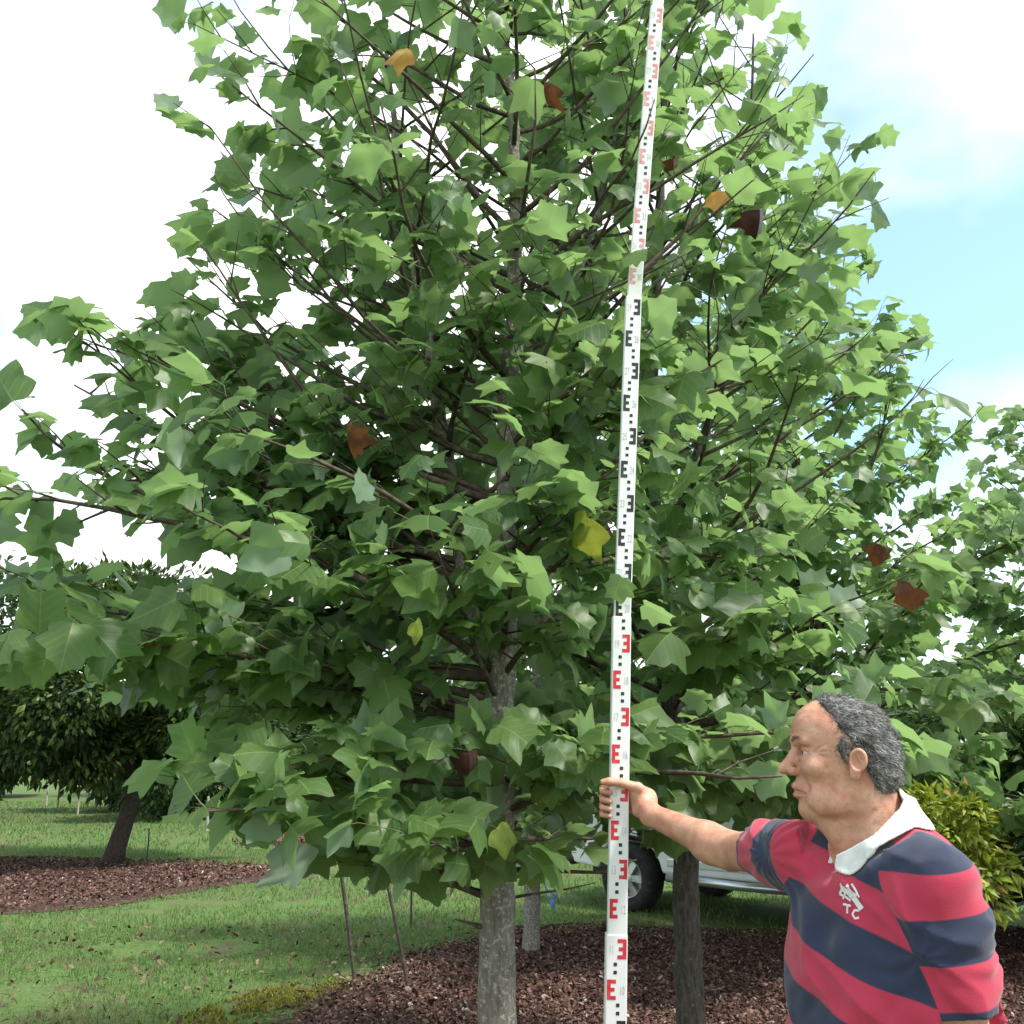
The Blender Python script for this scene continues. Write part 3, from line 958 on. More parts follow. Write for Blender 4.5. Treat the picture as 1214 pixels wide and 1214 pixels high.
# fifth: next one in the row, right of the cone
Y5 = 9.6; X5 = 5.6
T5 = [[(Vector((X5, Y5, -0.05)), 0.08), (Vector((X5, Y5, 0.8)), 0.068), (Vector((X5 + .04, Y5, 2.4)), 0.05), (Vector((X5, Y5 + .05, 4.0)), 0.032), (Vector((X5 - .05, Y5, 5.3)), 0.005)]]
prof5 = [(0.6, 1.3), (1.2, 1.9), (2.2, 2.2), (3.2, 1.9), (4.0, 1.4), (4.8, 0.8), (5.5, 0.1)]
tulip_tree('smaller tulip tree growing beyond the dark green shrub', T5, prof5, 505, keep_r(X5, Y5, prof5, 99, 0.75), lambda z: (X5, Y5), dz=0.10, leafsize=0.135, leaf_step=0.07,
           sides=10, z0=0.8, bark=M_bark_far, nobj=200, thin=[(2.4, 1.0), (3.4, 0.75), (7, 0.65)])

# single discoloured leaves of the main tree
M_by = {'yellow': M_leaf_yellow, 'orange': M_leaf_orange, 'brown': M_leaf_brown, 'maroon': M_leaf_maroon}
for (px, py, Y, kind, s, curled, txt) in DEAD:
    v, f, u = (CURLED if curled else LEAVES)[(px + py) % 3]
    c = P(px, py, Y)
    r = random.Random(px)
    d = Vector((r.uniform(-.6, .6), r.uniform(-.4, 0.1), -0.7 if curled else -0.3)).normalized()
    nr = Vector((r.uniform(-.3, .3), -0.8, 0.6))
    R = frames(np.array([d[:]]), np.array([nr[:]]))[0]
    w = (v - np.array([0, 0.8, 0.1])) @ R.T * s + np.array((c - b1)[:])
    o = obj('leaf', np_mesh('leaf', w, f, M_by[kind], u), tree1)
    o['label'] = txt + ' on the tulip tree'

# two green leaves that cross the staff
for (px, py, Y, s, dd) in [(752, 296, 2.56, 0.085, (-0.9, -0.1, 0.1)), (731, 694, 2.62, 0.075, (-0.4, -0.2, -0.5))]:
    v, f, u = LEAVES[1]
    R = frames(np.array([dd]), np.array([(0.1, -0.7, 0.7)]))[0]
    w = (v - np.array([0, 0.8, 0.1])) @ R.T * s + np.array((P(px, py, Y) - b1)[:])
    obj('leaf', np_mesh('leaf', w, f, M_leaf, u), tree1)

# ribbon on the slim trunk
M_ribbon = principled('blue_ribbon', (0.10, 0.22, 0.45), 0.45, noise=(20, (0.55, 0.62, 0.72), 0.5, 0.6))
rb = empty('ribbon', P(632, 1035, Y2 - 0.02)); rb_o = rb.location.copy()
tag(rb, 'blue and white plastic ribbon tied round the slim pale trunk', 'ribbon')
mb = MB()
cr = P(632, 1028, Y2)
for i in range(14):
    a0, a1 = 2 * math.pi * i / 14, 2 * math.pi * (i + 1) / 14
    q = [cr + Vector((math.cos(a) * 0.075, math.sin(a) * 0.075, z + 0.008 * math.sin(3 * a))) - rb_o for a, z in ((a0, -.03), (a1, -.03), (a1, .03), (a0, .03))]
    mb.add(q, [(0, 1, 2, 3)])
o = mb.build('band', M_ribbon, rb)
mb = MB()
for k, (dx, ln, tw) in enumerate([(0.05, 0.30, 0.3), (0.07, 0.22, -0.5), (0.03, 0.12, 0.9)]):
    s0 = P(640, 1028, Y2 - 0.06) - rb_o
    pr = None
    for j in range(7):
        u = j / 6
        c = s0 + Vector((dx * 2 * u + 0.015 * math.sin(9 * u + k), -0.02 * math.sin(5 * u), -ln * u + 0.03 * math.sin(4 * u)))
        sd = Vector((math.cos(tw + 3 * u), math.sin(tw + 3 * u), 0.2)) * 0.022
        if pr: mb.add([pr[0], pr[1], c + sd, c - sd], [(0, 1, 2, 3)])
        pr = (c - sd, c + sd)
o = mb.build('loose_end', M_ribbon, rb)

# ------------------------------------------------------------------ other trees
def crown_mesh(n, radii, leaf, seed, clumps=60, flat=0.0, shell=0.55, clump_r=0.30):
    """small folded leaves gathered in clumps through an ellipsoid volume, centred on the origin"""
    r = np.random.default_rng(seed)
    d = r.normal(0, 1, (clumps, 3)); d /= np.linalg.norm(d, axis=1, keepdims=True)
    rad = shell + (1 - shell) * r.uniform(0, 1, clumps) ** 0.6
    cc = d * rad[:, None] * np.array(radii) * (1 - clump_r * 0.6)
    cr = r.uniform(0.6, 1.25, clumps) * clump_r * min(radii)
    ci = r.integers(0, clumps, n)
    e = r.normal(0, 1, (n, 3)); e /= np.linalg.norm(e, axis=1, keepdims=True)
    p = cc[ci] + e * (cr[ci] * r.uniform(0.35, 1, n) ** 0.5)[:, None] * np.array([1, 1, 0.75])
    out = e * 0.7 + d[ci] * 0.5 + r.normal(0, .4, (n, 3)) + np.array([0, 0, -0.25])
    nr = e * 0.6 + np.array([0, 0, 0.8]) + r.normal(0, .35, (n, 3))
    R = frames(out, nr)
    s = leaf * r.uniform(0.65, 1.35, n)
    base = np.array([[0, 0, 0], [0.24, 0.45, -0.06], [0, 1.0, -0.15], [-0.24, 0.45, -0.06], [0, 0.5, 0.05]])
    v = np.einsum('nij,vj->nvi', R * s[:, None, None], base) + p[:, None, :]
    b = np.arange(n)[:, None] * 5
    f = np.concatenate([b + [0, 1, 4], b + [1, 2, 4], b + [2, 3, 4], b + [3, 0, 4]])
    return v.reshape(-1, 3), f, cc


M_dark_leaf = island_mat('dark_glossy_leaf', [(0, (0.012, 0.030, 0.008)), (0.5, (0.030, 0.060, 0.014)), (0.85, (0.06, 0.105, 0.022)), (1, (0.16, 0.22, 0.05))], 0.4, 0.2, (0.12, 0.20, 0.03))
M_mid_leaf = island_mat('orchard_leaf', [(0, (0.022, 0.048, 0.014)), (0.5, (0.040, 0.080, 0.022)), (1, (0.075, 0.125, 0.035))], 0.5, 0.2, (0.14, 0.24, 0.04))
M_yel_leaf = island_mat('yellow_green_leaf', [(0, (0.13, 0.20, 0.025)), (0.5, (0.26, 0.33, 0.04)), (0.95, (0.42, 0.42, 0.07)), (1, (0.40, 0.16, 0.07))], 0.45, 0.3, (0.4, 0.45, 0.05))


def generic_tree(name, label, cat, base, limbs, crowns, mat, bark, group=None, stems_n=10):
    root = empty(name, base)
    tag(root, label, cat, group)
    mb = MB()
    for pts, rads in limbs:
        mb.tube(pts, rads, stems_n)
    mb.build('trunk', bark, root, smooth=True)
    for (c, radii, n, leaf, seed, clumps) in crowns:
        v, f, cc = crown_mesh(n, radii, leaf, seed, clumps)
        o = obj('crown', np_mesh('crown', v, f, mat, smooth=False), root, loc=c)
    return root


bd = G(132, 1027)
V = Vector
def dl(px, py, Y): return P(px, py, Y) - bd
generic_tree('orchard_tree', 'dark dense tree with leaning black trunk in the left mulch bed', 'tree', bd,
             [([V((0, 0, -.1)), dl(138, 1005, bd.y), dl(150, 970, bd.y), dl(160, 940, bd.y), dl(158, 900, bd.y - .1), dl(140, 850, bd.y - .2), dl(120, 790, bd.y)], [.20, .145, .125, .12, .10, .07, .03]),
              ([dl(158, 945, bd.y), dl(180, 920, bd.y + .1), dl(205, 890, bd.y + .2), dl(240, 850, bd.y + .3), dl(270, 810, bd.y)], [.10, .10, .08, .06, .02]),
              ([dl(156, 915, bd.y - .1), dl(120, 880, bd.y - .5), dl(85, 850, bd.y - .8), dl(50, 800, bd.y - 1)], [.11, .09, .06, .02]),
              ([dl(160, 930, bd.y), dl(170, 870, bd.y + .6), dl(185, 800, bd.y + 1.), dl(190, 740, bd.y + 1)], [.10, .09, .06, .02])],
             [(dl(105, 790, bd.y), (3.3, 2.8, 2.0), 24000, 0.15, 51, 150), (dl(235, 860, bd.y + .3), (1.75, 1.7, 0.95), 5000, 0.14, 52, 40), (dl(20, 860, bd.y - .6), (2.3, 1.8, 0.95), 5000, 0.14, 53, 40)],
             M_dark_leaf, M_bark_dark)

# shrub with yellow-green leaves behind the man
bs = V((P(1128, 980, 6.6).x, 6.6, 0))
generic_tree('shrub', 'bright yellow-green shrub growing behind the man', 'shrub', bs,
             [([V((0, 0, -.05)), V((.03, 0, .5)), V((.08, .05, 1.3))], [.03, .022, .006]), ([V((0, 0, -.05)), V((-.1, .05, .5)), V((-.22, .1, 1.1))], [.025, .02, .006]), ([V((.0, 0, .1)), V((.15, -.05, .6)), V((.3, -.1, 1.0))], [.02, .015, .005])],
             [(V((0, 0, 1.0)), (.36, .36, .62), 1700, 0.085, 61, 34)], M_yel_leaf, M_bark_dark, stems_n=6)

bk = V((4.55, 7.9, 0))
generic_tree('shrub', 'dark green bushy shrub standing behind the bright yellow-green shrub', 'shrub', bk,
             [([V((0, 0, -.05)), V((.05, 0, .6)), V((.1, .05, 1.5))], [.05, .035, .01]), ([V((0, 0, .1)), V((-.25, .05, .7)), V((-.5, .1, 1.3))], [.04, .03, .008]), ([V((0, 0, .1)), V((.3, -.05, .7)), V((.55, -.1, 1.2))], [.04, .03, .008])],
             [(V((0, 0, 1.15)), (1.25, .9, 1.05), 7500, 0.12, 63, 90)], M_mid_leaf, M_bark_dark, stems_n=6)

# far orchard rows
far = [(23, 27, 1.05, 2), (29, 30, 1.1, 0), (30, 42, 1.3, 1), (38, 41, 1.25, 2), (-24, 28, 1.0, 1), (-30, 41, 1.25, 0), (-17, 27, 1.0, 0), (-11.5, 30, .95, 1), (-6.0, 28, 1.05, 2), (-1.5, 31, 1.0, 0), (3.2, 27, 1.05, 1), (7.6, 29, 1.1, 2), (12.5, 26, 1.05, 0), (17.5, 29, 1.0, 1),
       (-21, 40, 1.25, 1), (-14, 42, 1.3, 2), (-8, 41, 1.2, 0), (-2.5, 43, 1.3, 1), (3.5, 42, 1.25, 2), (9.5, 43, 1.3, 0), (15.5, 40, 1.25, 1), (22, 42, 1.3, 2), (-14.5, 25, .8, 2), (-9, 26, .8, 0), (-3.6, 25.5, .75, 1), (5.2, 20.5, .9, 0), (9.4, 18.5, .85, 2), (0.8, 22, .8, 1)]
far_me = []
for i in range(3):
    v, f, cc = crown_mesh(6500, (2.7, 2.6, 1.9), 0.26, 70 + i, 70)
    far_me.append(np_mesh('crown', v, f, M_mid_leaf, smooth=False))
mb = MB()
mb.tube([V((0, 0, -.15)), V((.05, 0, .8)), V((-.05, .05, 1.6)), V((.1, 0, 2.6))], [.22, .16, .13, .05], 8)
for a in (0.4, 2.3, 4.4):
    mb.tube([V((0, 0, 1.2)), V((.5 * math.cos(a), .5 * math.sin(a), 1.8)), V((1.2 * math.cos(a), 1.2 * math.sin(a), 2.5))], [.11, .08, .03], 6)
trunk0 = mb.build('trunk', M_bark_dark, None, smooth=True)
for i, (x, y, s, k) in enumerate(far):
    root = empty('orchard_tree', (x, y, 0))
    root.rotation_euler.z = i * 1.3; root.scale = (s, s, s)
    lab = 'round dark green orchard tree in the far back row' if y > 35 else ('round dark green orchard tree in the row behind the pale stakes' if y > 24 else 'small round orchard tree on the lawn beyond the car')
    tag(root, lab, 'tree', 'far back orchard row' if y > 35 else ('orchard row behind the stakes' if y > 24 else 'orchard trees beyond the car'))
    t = trunk0 if i == 0 else trunk0.copy()
    if i: COL.objects.link(t)
    t.parent = root
    o = obj('crown', far_me[k], root, loc=(0, 0, 2.0))

# ------------------------------------------------------------------ stakes
M_pale = principled('weathered_timber', (0.42, 0.38, 0.31), 0.85, noise=(30, (0.26, 0.23, 0.19), 0.45, 0.65))
M_steel_dark = principled('rusty_dark_steel', (0.045, 0.040, 0.032), 0.7, noise=(25, (0.10, 0.075, 0.05), 0.45, 0.65))
stake_px = [(68, 936, 962), (92, 928, 968), (103, 926, 960), (113, 932, 958), (196, 932, 970), (206, 930, 974), (216, 938, 968), (182, 940, 966), (246, 944, 986), (270, 946, 968), (381, 958, 998), (55, 940, 957), (128, 934, 955), (330, 948, 975)]
for (px, y0, y1) in stake_px:
    g = G(px, y1)
    h = min(1.35, P(px, y0, g.y).z)
    mb = MB(); mb.tube([V((0, 0, -.2)), V((random.uniform(-.04, .04), 0, max(0.7, h)))], [.032, .028], 6)
    o = mb.build('stake', M_pale)
    o.location = (g.x, g.y, 0)
    tag(o, 'pale thin timber stake standing in the far orchard lawn', 'stake', 'pale stakes in the far lawn')
for (t, b, r, lab) in [((401, 1010), (421, 1172), 0.016, 'dark thin stake leaning away from the trunk, farthest from the forked tree'),
                       ((450, 1003), (486, 1184), 0.014, 'dark thin leaning stake, middle one of three beside the forked tree'),
                       ((487, 1026), (487, 1100), 0.011, 'short upright dark stake standing at the edge of the lawn'),
                       ((177, 982), (174, 1018), 0.012, 'thin dark rod standing by the leaning black trunk'),
                       ((327, 1000), (327, 1030), 0.012, 'thin dark rod standing at the end of the left mulch bed')]:
    g = G(*b)
    tp = P(t[0], t[1], g.y)
    mb = MB(); dv = tp - g
    mb.tube([-dv * 0.15, dv * 0.5 + V((.006, 0, 0)), dv], r, 6)
    # small notches like a star picket
    o = mb.build('garden_stake', M_steel_dark); o.location = g
    tag(o, lab, 'stake')

# ------------------------------------------------------------------ car
M_paint = principled('white_car_paint', (0.78, 0.78, 0.78), 0.3, spec=0.5, coat=0.5, noise=(3, (0.52, 0.53, 0.53), 0.45, 0.7))
M_black = principled('black_plastic', (0.018, 0.018, 0.018), 0.5, noise=(15, (0.04, 0.036, 0.032), 0.4, 0.7))
M_rubber = principled('tyre_rubber', (0.016, 0.016, 0.016), 0.85, noise=(20, (0.05, 0.042, 0.035), 0.5, 0.75))
M_rim = principled('silver_rim', (0.55, 0.55, 0.55), 0.35, metal=0.6, noise=(12, (0.35, 0.33, 0.30), 0.5, 0.7))
M_glass = principled('tinted_glass', (0.02, 0.025, 0.027), 0.06, spec=0.6)
M_chrome = principled('step_metal', (0.55, 0.56, 0.57), 0.3, metal=0.8)
M_lamp_w = principled('clear_lamp', (0.75, 0.75, 0.72), 0.1, spec=0.7)
M_lamp_r = principled('red_lamp', (0.35, 0.01, 0.01), 0.2)
fw = G(747, 1082); rw = G(966, 1112)
hd = (fw - rw); hd.z = 0; hd.normalize()
car = empty('parked_car', fw)
car.rotation_euler.z = math.atan2(hd.y, hd.x)
tag(car, 'white four-wheel-drive wagon parked on the lawn behind the dark slanting trunk', 'car')
WB = 2.75; HW = 0.86; WR = 0.35
# local: x forward (0 at front axle), near side of the car is at y = 0, far side at y = -1.72 or +1.72
rgt = hd.cross(V((0, 0, 1)))
ys_ = 1 if (V((-hd.y, hd.x, 0)).y > 0) else -1        # local +y points away from the camera?
FAR = 1.72 * ys_


def arch(cx, r, n=10, z0=0.42):
    a0 = math.asin(min(1, (z0 - WR) / r))
    return [(cx + r * math.cos(a), WR + r * math.sin(a)) for a in [math.pi - a0 - (math.pi - 2 * a0) * i / n for i in range(n + 1)]]


poly = [(-WB - 1.02, 0.52)] + arch(-WB, 0.43) + arch(0, 0.43) + [(0.78, 0.45), (0.86, 0.62), (0.84, 0.98), (0.70, 1.08), (-0.45, 1.16), (-WB - 1.0, 1.16), (-WB - 1.06, 0.9)]
mb = MB(); mb.prism(poly, min(0, FAR), max(0, FAR)); body = mb.build('body', M_paint, car, bevel=0.035, seg=3)
mb = MB()
cab = [(-0.45, 1.14), (-1.05, 1.74), (-1.25, 1.80), (-WB - 0.75, 1.80), (-WB - 1.0, 1.14)]
inset = 0.14
n = len(cab)
vs = []
for yy, sg in ((0.02 * ys_, 1), (FAR - 0.02 * ys_, -1)):
    for (x, z) in cab:
        t = (z - 1.14) / 0.66
        vs.append(V((x, yy + sg * ys_ * inset * t, z)))
fs = [tuple(range(n)), tuple(range(n, 2 * n))] + [(i, (i + 1) % n, n + (i + 1) % n, n + i) for i in range(n)]
mb.add(vs, fs); cabin = mb.build('cabin', M_paint, car, bevel=0.03, seg=2)


def pane(name, quad, side):
    vs = []
    for (x, z) in quad:
        t = (z - 1.14) / 0.66
        y = (0.02 * ys_ + ys_ * inset * t - 0.006 * ys_) if side == 0 else (FAR - 0.02 * ys_ - ys_ * inset * t + 0.006 * ys_)
        vs.append(V((x, y, z)))
    m = MB()
    nn = V((0, -ys_ if side == 0 else ys_, 0)) * 0.008
    k = len(vs)
    m.add(vs + [v + nn for v in vs], [tuple(range(k)), tuple(range(k, 2 * k))] + [(i, (i + 1) % k, k + (i + 1) % k, k + i) for i in range(k)])
    return m.build(name, M_glass, car)


for sd in (0, 1):
    pane('window', [(-0.68, 1.2), (-1.10, 1.66), (-1.62, 1.70), (-1.62, 1.2)], sd)
    pane('window', [(-1.70, 1.2), (-1.70, 1.70), (-2.55, 1.70), (-2.60, 1.2)], sd)
    pane('window', [(-2.68, 1.2), (-2.63, 1.70), (-3.42, 1.70), (-3.58, 1.2)], sd)
m = MB()
m.add([V((-0.49, .12 * ys_, 1.19)), V((-0.49, FAR - .12 * ys_, 1.19)), V((-1.02, FAR - .24 * ys_, 1.72)), V((-1.02, .24 * ys_, 1.72))], [(0, 1, 2, 3)])
o = m.build('windscreen', M_glass, car); o.location = (0.012, 0, 0.012)
for cx in (0, -WB):
    for y0, sg in ((0.0, -1), (FAR, 1)):
        w = bpy.data.objects.new('wheel', None); link(w, car); w.location = (cx, y0 + ys_ * 0.02 * -sg * -1, WR)
        ax = V((0, ys_ * sg, 0))
        m = MB(); m.lathe([(-.2, .20), (-.21, .28), (-.20, .33), (-.15, .349), (-.02, .349), (.03, .33), (.045, .28), (.035, .215), (0.0, .205), (-.2, .20)], (0, 0, 0), ax, 36)
        m.build('tyre', M_rubber, w, smooth=True)
        m = MB(); m.lathe([(-.18, .205), (.02, .207), (.03, .20), (.015, .185), (-.05, .18), (-.06, .0)], (0, 0, 0), ax, 32)
        m.lathe([(-.05, .07), (.025, .06), (.03, .03), (.03, 0.0)], (0, 0, 0), ax, 16)
        for k in range(6):
            a = k * math.pi / 3
            u = V((math.cos(a), 0, math.sin(a))); t2 = V((-math.sin(a), 0, math.cos(a)))
            q = [ax * .02 + u * .05 - t2 * .028, ax * .02 + u * .05 + t2 * .028, ax * .012 + u * .19 + t2 * .04, ax * .012 + u * .19 - t2 * .04]
            m.add(q + [x - ax * .04 for x in q], [(0, 1, 2, 3), (0, 1, 5, 4), (1, 2, 6, 5), (2, 3, 7, 6), (3, 0, 4, 7)])
        m.build('rim', M_rim, w)
m = MB(); m.tube([V((-0.55, -.07 * ys_, .40)), V((-1.4, -.09 * ys_, .39)), V((-2.2, -.07 * ys_, .40))], 0.045, 10)
m.box((-0.9, min(-.07 * ys_, .1 * ys_), .38), (-.84, max(-.07 * ys_, .1 * ys_), .42)); m.box((-2.0, min(-.07 * ys_, .1 * ys_), .38), (-1.94, max(-.07 * ys_, .1 * ys_), .42))
m.build('side_step', M_chrome, car, smooth=True)
m = MB(); m.box((-2.25, min(-.012 * ys_, 0.02 * ys_), .50), (-0.5, max(-.012 * ys_, 0.02 * ys_), .58)); m.build('rub_strip', M_chrome, car, bevel=0.01)
for x in (-0.72, -1.66, -2.62):
    m = MB(); m.box((x - .005, min(-.003 * ys_, .01 * ys_), .56), (x + .005, max(-.003 * ys_, .01 * ys_), 1.15)); m.build('door_seam', M_black, car)
for x in (-1.55, -2.5):
    m = MB(); m.tube([V((x, -.012 * ys_, .99)), V((x + .05, -.035 * ys_, .995)), V((x + .13, -.035 * ys_, .995)), V((x + .17, -.012 * ys_, .99))], .014, 8); m.build('door_handle', M_black, car, smooth=True)
m = MB(); m.box((-0.82, min(-.22 * ys_, -.02 * ys_), 1.16), (-0.70, max(-.22 * ys_, -.02 * ys_), 1.34)); m.build('mirror', M_black, car, bevel=.03)
m = MB(); m.box((0.80, min(.02 * ys_, FAR), .42), (1.0, max(.02 * ys_, FAR), .70)); m.build('front_bumper', M_black, car, bevel=.05)
m = MB()
for y in (.35, .75, 1.0, 1.4):
    m.tube([V((.98, y * ys_, .45)), V((1.08, y * ys_, .8)), V((1.0, y * ys_, 1.12))], .03, 8)
m.tube([V((.9, .1 * ys_, .75)), V((1.06, .3 * ys_, .82)), V((1.06, 1.42 * ys_, .82)), V((.9, 1.62 * ys_, .75))], .03, 8)
m.tube([V((1.0, .35 * ys_, 1.12)), V((1.0, 1.4 * ys_, 1.12))], .03, 8)
m.build('bull_bar', M_black, car, smooth=True)
for y in (.2, 1.52):
    m = MB(); m.box((.80, min((y - .14) * ys_, (y + .14) * ys_), .78), (.875, max((y - .14) * ys_, (y + .14) * ys_), .95)); m.build('headlight', M_lamp_w, car, bevel=.02)
    m = MB(); m.box((-WB - 1.09, min((y - .08) * ys_, (y + .08) * ys_), .75), (-WB - 1.03, max((y - .08) * ys_, (y + .08) * ys_), 1.05)); m.build('tail_light', M_lamp_r, car, bevel=.02)
m = MB(); m.box((-WB - 1.12, min(.02 * ys_, FAR), .45), (-WB - .95, max(.02 * ys_, FAR), .65)); m.build('rear_bumper', M_black, car, bevel=.04)
m = MB(); m.box((-3.6, min(.25 * ys_, FAR - .25 * ys_), .32), (.7, max(.25 * ys_, FAR - .25 * ys_), .50)); m.build('chassis', M_black, car)

# ------------------------------------------------------------------ survey staff
M_white = principled('white_staff_enamel', (0.80, 0.80, 0.79), 0.35, noise=(8, (0.70, 0.70, 0.68), 0.5, 0.75))
M_red = principled('red_print', (0.62, 0.03, 0.045), 0.5, noise=(60, (0.66, 0.10, 0.11), 0.5, 0.7))
M_blk = principled('black_print', (0.02, 0.02, 0.022), 0.5, noise=(60, (0.06, 0.06, 0.06), 0.5, 0.7))
M_red_faded = principled('faded_red_print', (0.66, 0.22, 0.23), 0.5, noise=(60, (0.72, 0.42, 0.42), 0.4, 0.65))
M_figure = principled('faded_grey_print', (0.42, 0.40, 0.42), 0.5, noise=(60, (0.6, 0.58, 0.6), 0.4, 0.7))
M_cap = principled('grey_staff_fitting', (0.35, 0.36, 0.37), 0.5, noise=(20, (0.25, 0.25, 0.26), 0.4, 0.7))


def staff_pt(h):
    ks = [0.0, 1.0, 2.0, 3.0, 3.95, 5.0]
    px = [(727, 1680), (729.5, 1183), (736, 731), (750, 338), (776.5, 12), (812, -240)]
    Ys = [2.83, 2.762, 2.690, 2.630, 2.575, 2.51]
    pts = []
    for (a, b), Y, k in zip(px, Ys, ks):
        q = P(a, b, Y); pts.append(q)
    pts[0] = V((pts[1].x - (pts[2].x - pts[1].x), 2.83, 0.0))
    pts[5] = pts[4] + (pts[4] - pts[3]) * (1.05 / 0.95)
    for i in range(5):
        if h <= ks[i + 1] or i == 4:
            t = (h - ks[i]) / (ks[i + 1] - ks[i])
            return pts[i].lerp(pts[i + 1], t)


font_curve_cache = {}


def text_tris(s):
    if s not in font_curve_cache:
        c = bpy.data.curves.new('digits', 'FONT'); c.body = s; c.size = 1.0; c.align_x = 'CENTER'; c.resolution_u = 2
        o = bpy.data.objects.new('digits', c); COL.objects.link(o)
        dg = bpy.context.evaluated_depsgraph_get()
        me = o.evaluated_get(dg).to_mesh()
        font_curve_cache[s] = ([v.co.copy() for v in me.vertices], [tuple(p.vertices) for p in me.polygons])
        o.evaluated_get(dg).to_mesh_clear()
        bpy.data.objects.remove(o); bpy.data.curves.remove(c)
    return font_curve_cache[s]


staff = empty('survey_staff', staff_pt(0))
so = staff.location.copy()
tag(staff, 'tall white telescopic survey staff with red and black E graduations, held upright', 'survey staff')
joints = [0.0, 1.16, 2.0, 2.96, 3.96, 4.95]
widths = [0.057, 0.052, 0.047, 0.042, 0.037]
depths = [0.034, 0.029, 0.024, 0.019, 0.014]
for si in range(5):
    h0, h1 = joints[si], joints[si + 1]
    a, b = staff_pt(h0) - so, staff_pt(h1) - so
    up = (b - a).normalized()
    right = V((1, 0.04, 0)); right = (right - up * right.dot(up)).normalized()
    nrm = right.cross(up)                      # towards the camera
    if nrm.y > 0: nrm = -nrm
    Mx = Matrix([[right.x, -nrm.x, up.x, a.x], [right.y, -nrm.y, up.y, a.y], [right.z, -nrm.z, up.z, a.z], [0, 0, 0, 1]])
    w, dp = widths[si], depths[si]
    L = (b - a).length
    xo = (widths[0] - w) * 0.35                # sections are flush near the right edge
    m = MB(); m.box((xo - w / 2, -dp / 2, 0.0 if si == 0 else -0.12), (xo + w / 2, dp / 2, L), Mx)
    sec = m.build('staff_section', M_white, staff, bevel=0.003)
    blk = MB()
    k0 = int(math.ceil(h0 * 10 - 0.01)); k1 = int(math.floor(h1 * 10 - 0.5)) + 1
    yf = -dp / 2 - 0.0006
    for k in range(k0, k1):
        zb = (k * 0.1 - h0) * L / (h1 - h0)
        if zb + 0.05 > L - 0.002: continue
        metre = k // 10
        col = MB(); cm = (M_red if metre < 3 else M_red_faded) if metre % 2 == 1 else M_blk
        left = (k % 2 == 0)
        ew = w * 0.42
        def rect(mb, x0, z0, x1, z1):
            if not left: x0, x1 = -x1, -x0
            mb.add([Mx @ V((xo + x, yf, z)) for x, z in ((x0, z0), (x1, z0), (x1, z1), (x0, z1))], [(0, 1, 2, 3)])
        xl = -w / 2 + 0.003
        rect(col, xl, zb, xl + ew * 0.42, zb + 0.05)
        for j in range(3):
            rect(col, xl + ew * 0.42, zb + j * 0.02, xl + ew * (1.0 if j != 1 else 0.85), zb + j * 0.02 + 0.010)
        col.build('graduation_mark', cm, sec)
        dx = -0.004
        for zz in (0.063, 0.083):
            if zb + zz + 0.01 > L: continue
            rect(blk, dx - 0.0045, zb + zz, dx + 0.0045, zb + zz + 0.009)
        # decimetre figure beside the E
        vs, fs = text_tris('%d' % k)
        cx = (0.26 * w) if left else (-0.26 * w)
        fg = MB(); fg.add([Mx @ V((xo + cx + v.x * 0.014, yf, zb + 0.012 + v.y * 0.032)) for v in vs], fs)
        fg.build('figure', M_figure, sec)
    if blk.v: tag(blk.build('dots', M_blk, sec), kind='stuff')
m = MB(); m.box((-.035, -.02, -.012), (.035, .02, .012)); o = m.build('base_shoe', M_cap, staff, bevel=.004)

# ------------------------------------------------------------------ the man
def A3(v): return np.array([v[0], v[1], v[2]], np.float32)


def sd_caps(p, a, b, ra, rb):
    a = A3(a); b = A3(b)
    ab = b - a
    t = np.clip(((p - a) @ ab) / float(ab @ ab), 0, 1)
    return np.linalg.norm(p - a - t[:, None] * ab, axis=1) - (ra + (rb - ra) * t)


def sd_ell(p, c, F, r):
    """ellipsoid; F rows are the axes"""
    q = (p - A3(c)) @ F.T
    r = np.array(r, np.float32)
    k0 = np.linalg.norm(q / r, axis=1); k1 = np.linalg.norm(q / (r * r), axis=1)
    return k0 * (k0 - 1) / np.maximum(k1, 1e-6)


def smin(a, b, k):
    h = np.clip(0.5 + 0.5 * (b - a) / k, 0, 1)
    return b + (a - b) * h - k * h * (1 - h)


def smax(a, b, k): return -smin(-a, -b, k)


